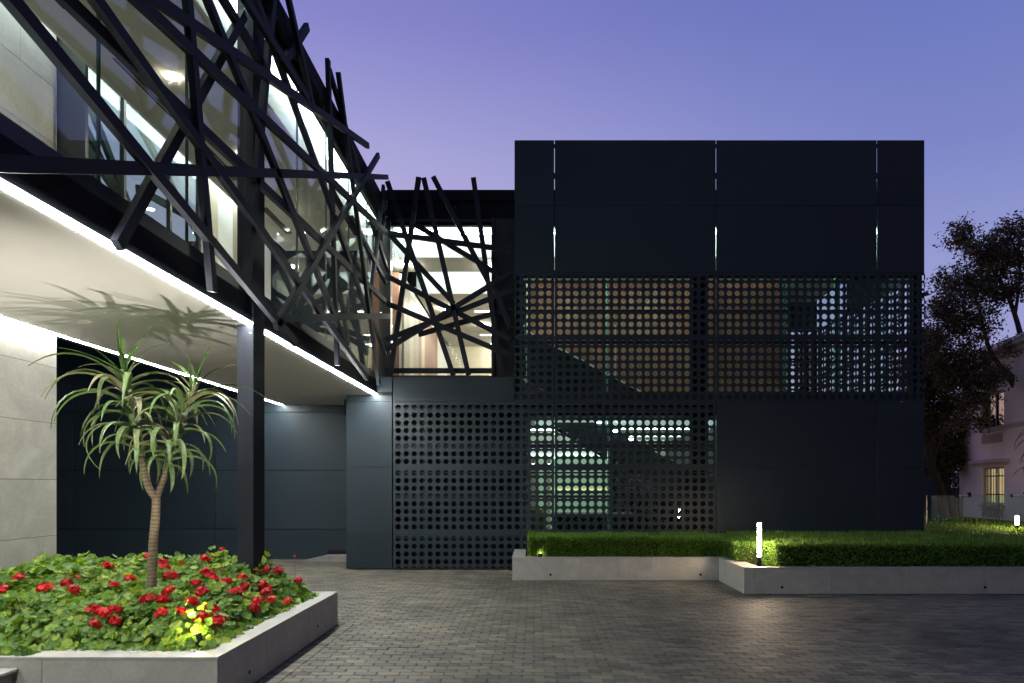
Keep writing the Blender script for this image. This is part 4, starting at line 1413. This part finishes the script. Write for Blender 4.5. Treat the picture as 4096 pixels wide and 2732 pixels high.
fm = [flower_mesh(k, .040 + .0055 * k) for k in range(4)] + [flower_mesh(9, .030, .35), flower_mesh(12, .022, .2)]
stem_me = MB().tube([(0, 0, -1), (.02, .01, -.5), (0, 0, 0)], [.004, .0035, .003], 5).mesh('flower_stem', M['stem'])


def canopy(x, y_):
    """Height of the leaf canopy over the bed."""
    d = y_ - (YF + .28); e = (XR_ - .28) - x
    edge = min(1.0, max(0.0, min(d, e) / .55))
    back = max(0.0, (y_ - 7.0)) * .12
    hump = .12 * noise.noise((x * 1.5, y_ * 1.5, 1.7)) + .11 * noise.noise((x * 3.7, y_ * 3.7, 5.1))
    left = max(0, (-4.6 - x)) * .03
    return .43 + .27 * edge ** .7 + back * edge + hump * edge + left


flowers = [(120, 440, 2), (300, 510, 3), (450, 480, 2), (520, 436, 4), (725, 360, 1), (875, 447, 2), (770, 488, 0), (1000, 291, 0), (1100, 340, 2), (1112, 372, 0),
           (1150, 425, 3), (1215, 343, 4), (1377, 312, 1), (1495, 246, 4), (1370, 398, 1), (1442, 440, 1), (1515, 465, 3), (1625, 437, 1), (1640, 500, 0),
           (1790, 385, 1), (1865, 395, 2), (1975, 296, 5), (1728, 384, 5), (1997, 460, 1), (1768, 487, 2), (1580, 535, 3), (1350, 535, 2), (1315, 475, 0), (1130, 525, 1), (1095, 585, 3),
           (990, 580, 1), (1080, 675, 2), (770, 655, 3), (690, 680, 3), (635, 655, 2), (640, 752, 1), (772, 730, 0), (1290, 600, 2), (1215, 660, 1), (1375, 650, 0),
           (1445, 650, 1), (1465, 730, 3), (1350, 712, 2), (1725, 600, 2), (1710, 640, 2), (1812, 590, 1), (1930, 597, 0), (1780, 540, 2), (1165, 505, 5), (1420, 425, 2), (500, 522, 2), (8, 520, 1), (1480, 385, 5), (1160, 392, 5), (1800, 520, 0)]
plants = []
gx_, gy_ = 6, 4
ids = 0
where_x = ['left end', 'left', 'trunk side', 'middle', 'column side', 'corner side']
names = [
    'geranium clump at the far left by the step wall', 'geranium clump left of the dark red head over the front coping', 'geranium with three crowded red heads over the front coping',
    'geranium clump just left of the glowing uplight', 'brightly lit geranium over the uplight', 'geranium at the front right corner of the bed',
    'geranium clump at the left with pale yellow leaves', 'geranium with one large dark red head left of the aloe', 'geranium clump in front of the aloe trunk',
    'geranium with a large red head right of the aloe trunk', 'geranium with red heads before the column foot', 'geranium spilling over the right coping halfway along',
    'geranium clump against the stone wall near its foot', 'geranium with an orange-red head behind the left leaves', 'geranium clump close behind the aloe trunk',
    'geranium with several heads between aloe and column', 'geranium with paired red heads left of the column', 'geranium with red heads right of the column foot',
    'tall leafy geranium at the back by the stone wall', 'leafy geranium at the back left with few flowers', 'geranium at the back with a red head beside the trunk',
    'geranium at the back with a tall single bloom stalk', 'geranium at the back wrapping the column foot', 'geranium at the far right corner with a tall thin bud stalk']
x_lo, x_hi, y_lo, y_hi = -6.25, XR_ - .34, YF + .34, 8.66
for j in range(gy_):
    for i in range(gx_):
        x = x_lo + (i + .5) * (x_hi - x_lo) / gx_ + rnd.uniform(-.08, .08)
        y_ = y_lo + (j + .5) * (y_hi - y_lo) / gy_ + rnd.uniform(-.08, .08)
        t = thing('geranium', names[ids], 'geranium', (x, y_, .36), 'geraniums filling the stone bed')
        plants.append((t, x, y_)); ids += 1
fol = [[MB(), []] for _ in plants]
n_leaf = [0] * len(plants)


def nearest(x, y_):
    return min(range(len(plants)), key=lambda k: (plants[k][1] - x) ** 2 * .8 + (plants[k][2] - y_) ** 2 + rnd.uniform(0, .12))


rl = random.Random(21)
for k in range(15500):
    x, y_ = rl.uniform(-6.33, x_hi + .17), rl.uniform(YF + .20, 8.74)
    if x < -4.3 and rl.random() < .10: y_ = rl.uniform(YF + .03, YF + .25)
    if math.hypot(x + 4.18, y_ - DA) < .10: continue
    if math.hypot(x + 3.07, y_ - 6.02) < .075 or math.hypot(x + 5.55, y_ - 6.25) < .10: continue
    hz = canopy(x, y_)
    # gaps
    if noise.noise((x * 2.6, y_ * 2.6, 9.0)) < -.42: hz -= .10
    top = rl.random() < .36
    z = hz + (rl.uniform(-.05, .055) if top else -rl.uniform(.05, .24))
    if z < .40: z = .40 + rl.uniform(0, .03)
    p = nearest(x, y_)
    me, src = lv[rl.randrange(5)]
    # leaves face up and out towards the light at the edge
    d = min(1, max(0, 1 - (y_ - YF - .28) / .5))
    ex = min(1, max(0, 1 - (x_hi - x) / .4))
    tilt = Vector((rl.gauss(.05, .55) + ex * .8, rl.gauss(-.3, .55) - d * .9, 1)).normalized()
    q = tilt.to_track_quat('Z', 'Y')
    rot = q.to_matrix().to_4x4() @ Matrix.Rotation(rl.uniform(0, 6.28), 4, 'Z')
    sc = rl.choice((rl.uniform(.5, .9), rl.uniform(.85, 1.4))) * (1.15 if y_ > 7.2 else 1)
    Mx = Matrix.Translation((x, y_, z)) @ rot @ Matrix.Scale(sc, 4)
    if top and n_leaf[p] < 80 and rl.random() < .75:
        n_leaf[p] += 1
        o = bpy.data.objects.new('leaf', me); col.objects.link(o)
        o.parent = plants[p][0]
        o.matrix_local = Matrix.Translation(-plants[p][0].location) @ Mx
    else:
        fb, tn = fol[p]
        fb.add([Mx @ Vector(v) for v in src.v], src.f)
        tn += [min(1, max(0, rl.gauss(.5, .22)))] * len(src.v)
# leaves pressed round the uplight
lamp_p = nearest(-3.07, 6.15)
for k in range(30):
    h = rl.uniform(.03, .34)
    ang = rl.uniform(0, 6.28); rr_ = .035 + h * rl.uniform(.15, .75)
    q = Vector((-3.07 - h * .33 + math.cos(ang) * rr_, 6.06 + h * .2 + abs(math.sin(ang)) * rr_ * .9, .46 + h))
    me, src = lv[rl.randrange(3)]
    o = bpy.data.objects.new('leaf', me); col.objects.link(o); o.parent = plants[lamp_p][0]
    tl = Vector((rl.gauss(.1, .5), rl.gauss(-.5, .5), rl.uniform(.2, 1))).normalized()
    o.matrix_local = Matrix.Translation(q - plants[lamp_p][0].location) @ tl.to_track_quat('Z', 'Y').to_matrix().to_4x4() @ Matrix.Rotation(rl.uniform(0, 6.28), 4, 'Z')
for p, (fb, tn) in enumerate(fol):
    # stalks under the leaves
    for k in range(26):
        x = plants[p][1] + rl.uniform(-.26, .26); y_ = plants[p][2] + rl.uniform(-.34, .34)
        x = min(x, x_hi + .02); y_ = max(y_, YF + .3)
        n0 = len(fb.v)
        fb.tube([(x, y_, .36), (x + rl.uniform(-.04, .04), y_ + rl.uniform(-.04, .04), canopy(x, y_) - .03)], [.005, .003], 4)
        tn += [.85] * (len(fb.v) - n0)
    fb.tone = tn
    fb.build('foliage', M['ger_s'], plants[p][0], smooth=True, kind='stuff')
for (fx, fy, kind) in flowers:
    ys = fy / 1.679 + 2049; xs = fx / 1.679
    lift = .10 if kind < 4 else .14
    if (fx, fy) in ((1495, 246), (1975, 296)): lift = .30
    D, bestD = 6.0, None
    z = .7
    D = 5.95
    while D < 8.9:
        w = P(xs, ys, D)
        hz = canopy(min(w.x, x_hi), D) + lift - .03
        if w.z <= hz or D > 8.6: break
        D += .02
    w = P(xs, ys, D)
    w.x = min(w.x, XR_ - .05)
    p = min(range(len(plants)), key=lambda k: (plants[k][1] - w.x) ** 2 + (plants[k][2] - w.y) ** 2)
    t = plants[p][0]
    o = bpy.data.objects.new('flower_head', fm[kind]); col.objects.link(o); o.parent = t
    o.location = w - t.location
    o.rotation_euler = (R(18) + rl.uniform(-.25, .25), rl.uniform(-.25, .25), rl.uniform(0, 6.28))
    s_ = rl.uniform(.9, 1.12)
    o.scale = (s_, s_, s_)
    so = bpy.data.objects.new('flower_stem', stem_me); col.objects.link(so); so.parent = t
    so.location = w - t.location; so.scale = (1, 1, lift + .1)
# a few fallen petals and leaves on the paving
for k, (x, y_, m_, lb) in enumerate(((-2.60, 7.95, 'petal', 'fallen red petal by the foot of the bed wall near its far end'), (-2.42, 6.62, 'petal', 'fallen red petal lying in the straight joint beside the bed'),
                                     (6.0, 8.05, 'stem', 'yellowed fallen leaf on the paving out to the right'), (5.2, 7.55, 'stem', 'small dry leaf on the paving nearest the right foreground'))):
    b = MB(); b.add([(0, 0, .004), (.03, .012, .010), (.055, 0, .006), (.03, -.014, .009), (.028, 0, .003)], [(0, 4, 1), (1, 4, 2), (2, 4, 3), (3, 4, 0)])
    o = b.build('fallen_leaf' if m_ == 'stem' else 'fallen_petal', M[m_]); o.location = (x, y_, .006); o.rotation_euler.z = k * 1.3
    if m_ == 'petal': o.scale = (.6, .6, .6)
    tag(o, lb, 'petal' if m_ == 'petal' else 'leaf')

# ================================================================== NEIGHBOURING HOUSE
H0 = Vector((17.30, 27.0, 0))
hd = Vector((-.178, -1, 0)).normalized()        # along the wall, towards us
hn = Vector((-hd.y * -1, hd.x * -1, 0))
hn = Vector((hd.y, -hd.x, 0)).normalized()      # wall faces left
if hn.x > 0: hn = -hn
house = thing('house', 'pale rendered two-storey house with one lit window at the right', 'house', H0)


def hp(u, z, out=0.0):
    q = H0 + hd * u + hn * out
    return Vector((q.x, q.y, z))


def hbox(u0, u1, z0, z1, o0, o1):
    b = MB()
    vs = [hp(u, z, o) for z in (z0, z1) for (u, o) in ((u0, o0), (u1, o0), (u1, o1), (u0, o1))]
    return b.add(vs, [(0, 3, 2, 1), (4, 5, 6, 7), (0, 1, 5, 4), (1, 2, 6, 5), (2, 3, 7, 6), (3, 0, 4, 7)])


def hu(xs):
    """Distance along the wall seen at photo column xs."""
    m = (xs / 4 - CX) / FPX
    # (H0.x + hd.x u) = m (H0.y + hd.y u)
    return (m * H0.y - H0.x) / (hd.x - m * hd.y)


def hz(xs, ys):
    u = hu(xs)
    D = H0.y + hd.y * u
    return EYE + (CY - ys / 4) * D / FPX


wu0, wu1 = hu(3926), hu(4016)
zb0, zb1 = hz(3970, 2018), hz(3970, 1868)
zt0, zt1 = hz(3970, 1718), hz(3970, 1568)
zg, zroof = .3, hz(3838, 1490)
# wall built round the two openings
UW = 9.0
for (u0, u1, z0, z1) in ((0, wu0, zg, zroof), (wu1, UW, zg, zroof), (wu0, wu1, zg, zb0 - .03), (wu0, wu1, zb1, zt0), (wu0, wu1, zt1, zroof)):
    hbox(u0, u1, z0, z1, -.3, 0).build('wall', M['house'], house)
hbox(-.0, .3, zg, zroof, -7, -.301).build('wall', M['house'], house)
hbox(-.02, UW, hz(3838, 2082), hz(3838, 2074), .0015, .05).build('plinth_band', M['trim'], house)
hbox(-.02, UW, hz(3838, 1742), hz(3838, 1730), .0015, .05).build('string_course', M['trim'], house)
hbox(-.12, UW, zroof, zroof + .18, -.4, .18).build('cornice', M['trim'], house)
hbox(-.22, UW, zroof + .18, zroof + .30, -.4, .32).build('cornice', M['trim'], house)
hbox(0, UW, zroof + .30, zroof + .62, -.6, -.1).build('parapet', M['house'], house)
hbox(0, UW, zroof + .30, zroof + .4, -7.5, -.61).build('roof', M['fascia'], house)
hbox(wu0 - .75, wu1 + .35, hz(3970, 1852), hz(3970, 1838), .0015, .16).build('window_hood', M['trim'], house)
hbox(wu0 - .6, wu1 + .2, hz(3970, 1862), hz(3970, 1852) - .002, .0015, .08).build('window_hood', M['trim'], house)


def house_window(z0, z1, lit):
    f = hbox(wu0, wu1, z0, z0 + .07, -.2, -.12)
    for u in (wu0, (wu0 + wu1) / 2 - .04, wu1 - .08):
        for v in hbox(u, u + .08, z0 + .0705, z1 - .0705, -.2, -.12).f: pass
        q = hbox(u, u + .08, z0 + .0705, z1 - .0705, -.2, -.12); f.add(q.v, q.f)
    q = hbox(wu0, wu1, z1 - .07, z1, -.2, -.12); f.add(q.v, q.f)
    fr = f.build('window_frame', M['frame'] if not lit else M['trim'], house)
    hbox(wu0 + .08, wu1 - .08, z0 + .07, z1 - .07, -.166, -.16).build('window_pane', M['glass_h'], fr)
    g = MB()
    for s in range(1, 8):
        u = wu0 + (wu1 - wu0) * s / 8
        q = hbox(u - .008, u + .008, z0 + .07, z1 - .07, -.14, -.124); g.add(q.v, q.f)
    if lit:
        for z in (z0 + (z1 - z0) * .27, z0 + (z1 - z0) * .76):
            q = hbox(wu0 + .08, wu1 - .08, z - .02, z + .02, -.1235, -.115); g.add(q.v, q.f)
        g.build('window_bars', M['frame'], fr, kind='stuff')
    return fr


house_window(zb0, zb1, True)
house_window(zt0, zt1, False)
cu = MB()
for s in range(16):
    u0 = wu0 + (wu1 - wu0) * s / 16; u1 = wu0 + (wu1 - wu0) * (s + 1) / 16
    q = MB().add([hp(u0, zb0, -.35), hp((u0 + u1) / 2, zb0, -.40), hp(u1, zb0, -.35), hp(u0, zb1, -.35), hp((u0 + u1) / 2, zb1, -.40), hp(u1, zb1, -.35)], [(0, 1, 4, 3), (1, 2, 5, 4)])
    cu.add(q.v, q.f)
cu.build('curtain', M['curtain'], house)
hbox(wu0, wu1, zt0, zt1, -.36, -.31).build('dark_blind', M['deep'], house)
hbox(wu0 - .05, wu1 + .12, zb0 - .10, zb0 - .03, -.3, .12).build('window_sill', M['trim'], house)
hbox(wu0 - .05, wu1 + .12, zt0 - .08, zt0 - .001, -.1, .06).build('window_sill', M['trim'], house)
for (za, zb_) in ((hz(3970, 2070), hz(3970, 2034)), (hz(3970, 1772), hz(3970, 1738))):
    if zb_ - za < .1: continue
    hbox(wu0 + .05, wu1 - .1, za, zb_, .0015, .01).build('vent_back', M['dark'], house)
    n = 8
    for s in range(n):
        z = za + (zb_ - za) * (s + .5) / n
        hbox(wu0 + .05, wu1 - .1, z - .018, z + .012, .0105, .035).build('vent_slat', M['trim'], house)
uc = hu(3870)
for xs in (3874, 4100):
    uc = hu(xs)
    zc_ = hz(xs, 1980)
    cmh = thing('security_camera', 'white security camera on the house wall left of the lit window' if xs < 4000 else 'white security camera on the house wall right of the lit window', 'camera', hp(uc, zc_))
    MB().add(hbox(uc - .05, uc + .22, zc_ - .09, zc_ + .10, .0015, .03).v, hbox(0, 1, 0, 1, 0, 1).f).build('back_plate', M['dark'], cmh)
    MB().tube([hp(uc + .05, zc_ - .02, .03), hp(uc - .25, zc_ - .03, .22)], [.05, .045], 10).build('housing', M['white'], cmh)
    MB().tube([hp(uc - .255, zc_ - .03, .223), hp(uc - .33, zc_ - .035, .27)], [.05, .05], 10).build('lens_hood', M['dark'], cmh)

# glass balustrade on the edge of the lawn
gb = thing('glass_balustrade', 'frameless glass balustrade along the far edge of the lawn', 'balustrade', (11, 19.6, .6))
gxs = [10.55, 11.75, 13.1, 14.5, 15.9]
for a, b_ in zip(gxs, gxs[1:]):
    ya, yb = 19.5 + (a - 10.5) * .3, 19.5 + (b_ - 10.5) * .3
    MB().prism([(a + .01, ya), (b_ - .01, yb), (b_ - .01, yb + .012), (a + .01, ya + .012)], 'z', .62, 1.55).build('glass_panel', M['glass_g'], gb)
    MB().box(b_ - .012, b_ + .012, yb - .01, yb + .02, .6, 1.55).build('post', M['grey_metal'], gb)


# ================================================================== TREES
def tree(label, base, paths, blobs, n, seed, size=.085):
    r = random.Random(seed)
    t = thing('tree', label, 'tree', base)
    for k, (pts, r0, r1) in enumerate(paths):
        sp = smooth_path(pts, 6)
        MB().tube(sp, [r0 + (r1 - r0) * i / (len(sp) - 1) for i in range(len(sp))], 9, wob=.10).build('trunk' if k == 0 else 'branch', M['bark'], t, smooth=True)
    b = MB(); tones = []
    # twigs
    clumps = []
    tot = sum(rad ** 2.2 for _, rad in blobs)
    for c, rad in blobs:
        c = Vector(c)
        m = max(6, int(n / 26 * rad ** 2.2 / tot))
        for _ in range(m):
            v = Vector((r.gauss(0, 1), r.gauss(0, 1), r.gauss(0, 1))).normalized() * rad * r.random() ** .45
            v.z *= .85
            clumps.append((c + v, r.uniform(.16, .40), c))
    twig = MB()
    for cc, cr, c in clumps:
        if r.random() < .35:
            twig.tube([c.lerp(cc, .15), c.lerp(cc, .6) + Vector((0, 0, .08)), cc], [.014, .009, .004], 4, cap=False)
        for _ in range(26):
            v = Vector((r.gauss(0, .5), r.gauss(0, .5), r.gauss(0, .42))) * cr
            p = cc + v
            d = Vector((r.gauss(0, 1), r.gauss(0, 1), r.gauss(-.45, .7))).normalized()
            L = size * r.uniform(.7, 1.35)
            s = d.cross(Vector((r.gauss(0, 1), r.gauss(0, 1), r.gauss(0, 1)))).normalized() * L * .24
            b.add([p, p + d * L * .5 + s, p + d * L, p + d * L * .5 - s], [(0, 1, 2, 3)])
            tones += [min(1, max(0, r.gauss(.45, .25)))] * 4
    twig.build('twigs', M['bark'], t, kind='stuff')
    b.tone = tones
    b.build('crown', M['tree'], t, kind='stuff')
    return t


T = lambda xs, ys, D: tuple(P(xs, ys, D))
D1 = 23.0
tree('large dark tree leaning over the pale house from the right', (15.9, D1, .4),
     [([(18.6, D1, .4), (18.3, D1, 3.0), T(4110, 1610, D1), T(4020, 1480, D1)], .20, .12),
      ([T(4110, 1610, D1), T(4030, 1500, D1), T(3960, 1400, D1), T(3920, 1250, D1)], .12, .04),
      ([T(4105, 1440, D1), T(4060, 1260, D1), T(4000, 1120, D1), T(3900, 1000, D1)], .10, .03),
      ([T(4060, 1260, D1), T(4080, 1080, D1), T(4040, 940, D1)], .06, .02)],
     [(T(3960, 1010, D1), .75), (T(3860, 960, D1 - .4), .6), (T(3880, 1130, D1), .85), (T(3800, 1190, D1 - .3), .62), (T(3800, 1290, D1), .72), (T(3890, 1280, D1 + .3), .85),
      (T(3960, 1160, D1 + .6), .75), (T(4050, 940, D1), .75), (T(4090, 1050, D1 + .4), .8), (T(3870, 1420, D1), .75), (T(3950, 1500, D1 - .5), .65), (T(3900, 1600, D1 - .6), .62), (T(3860, 1690, D1 - .7), .42), (T(3820, 1530, D1), .6), (T(4050, 1380, D1 - .4), .35), (T(3930, 1690, D1 - .7), .35),
      (T(3745, 1240, D1 - .2), .42), (T(3740, 1360, D1), .52), (T(3770, 1120, D1), .38), (T(3830, 920, D1), .36), (T(3770, 1450, D1), .6), (T(3990, 1060, D1), .6), (T(4060, 1160, D1), .5), (T(3900, 1530, D1 - .5), .6)],
     30000, 31, .11)
D2 = 25.0
tree('leaning bare-stemmed tree close behind the right flank of the black block', (13.5, D2, .3),
     [([T(3790, 2100, D2), T(3760, 1960, D2), T(3725, 1860, D2), T(3700, 1700, D2)], .17, .12), ([T(3725, 1860, D2), T(3760, 1740, D2), T(3800, 1600, D2)], .09, .04)],
     [(T(3720, 1400, D2), .7), (T(3760, 1480, D2), .8), (T(3720, 1560, D2), .8), (T(3800, 1620, D2), .75), (T(3730, 1690, D2), .75), (T(3700, 1330, D2), .4), (T(3660, 1480, D2), .7), (T(3670, 1640, D2), .7)],
     19000, 32, .11)
D3 = 27.0
tree('second slim leaning tree between the black block and the house', (15.4, D3, .3),
     [([T(3830, 2110, D3), T(3800, 1980, D3), T(3775, 1900, D3), T(3740, 1780, D3)], .15, .10)],
     [(T(3790, 1720, D3), .8), (T(3760, 1800, D3), .7), (T(3815, 1830, D3), .6), (T(3720, 1850, D3), .55)],
     13000, 33, .11)
D4 = 33.0
tree('dark shrubby tree far behind the two leaning stems', (15.5, D4, .2),
     [([T(3780, 2080, D4), T(3790, 1950, D4), T(3780, 1800, D4)], .12, .06)],
     [(T(3700, 1900, D4), 1.1), (T(3790, 1880, D4), 1.1), (T(3760, 1750, D4), 1.2), (T(3820, 1990, D4), .8), (T(3700, 2020, D4), .8), (T(3770, 2040, D4), .6)],
     16000, 34, .12)
bwl = thing('boundary_wall', 'dark boundary wall under the trees beside the house', 'wall', (14, 31, 0))
MB().box(8, 19, 31, 31.2, 0, 3.0).build('wall_face', M['deep'], bwl)
lily = thing('agapanthus', 'thin pink-headed stems at the right foot of the black block', 'plant', (9.25, 15.2, .6))
for k in range(5):
    x = 9.05 + .09 * k
    MB().tube([(x, 15.2, .6), (x + rnd.uniform(-.02, .08), 15.2, 1.0 + .08 * (k % 3))], [.006, .004], 5).build('stalk', M['stem'], lily)
    MB().tube([(x + .03, 15.2, 1.0 + .08 * (k % 3)), (x + .035, 15.2, 1.03 + .08 * (k % 3))], [.03, .012], 7).build('flower_head', M['trim'], lily)
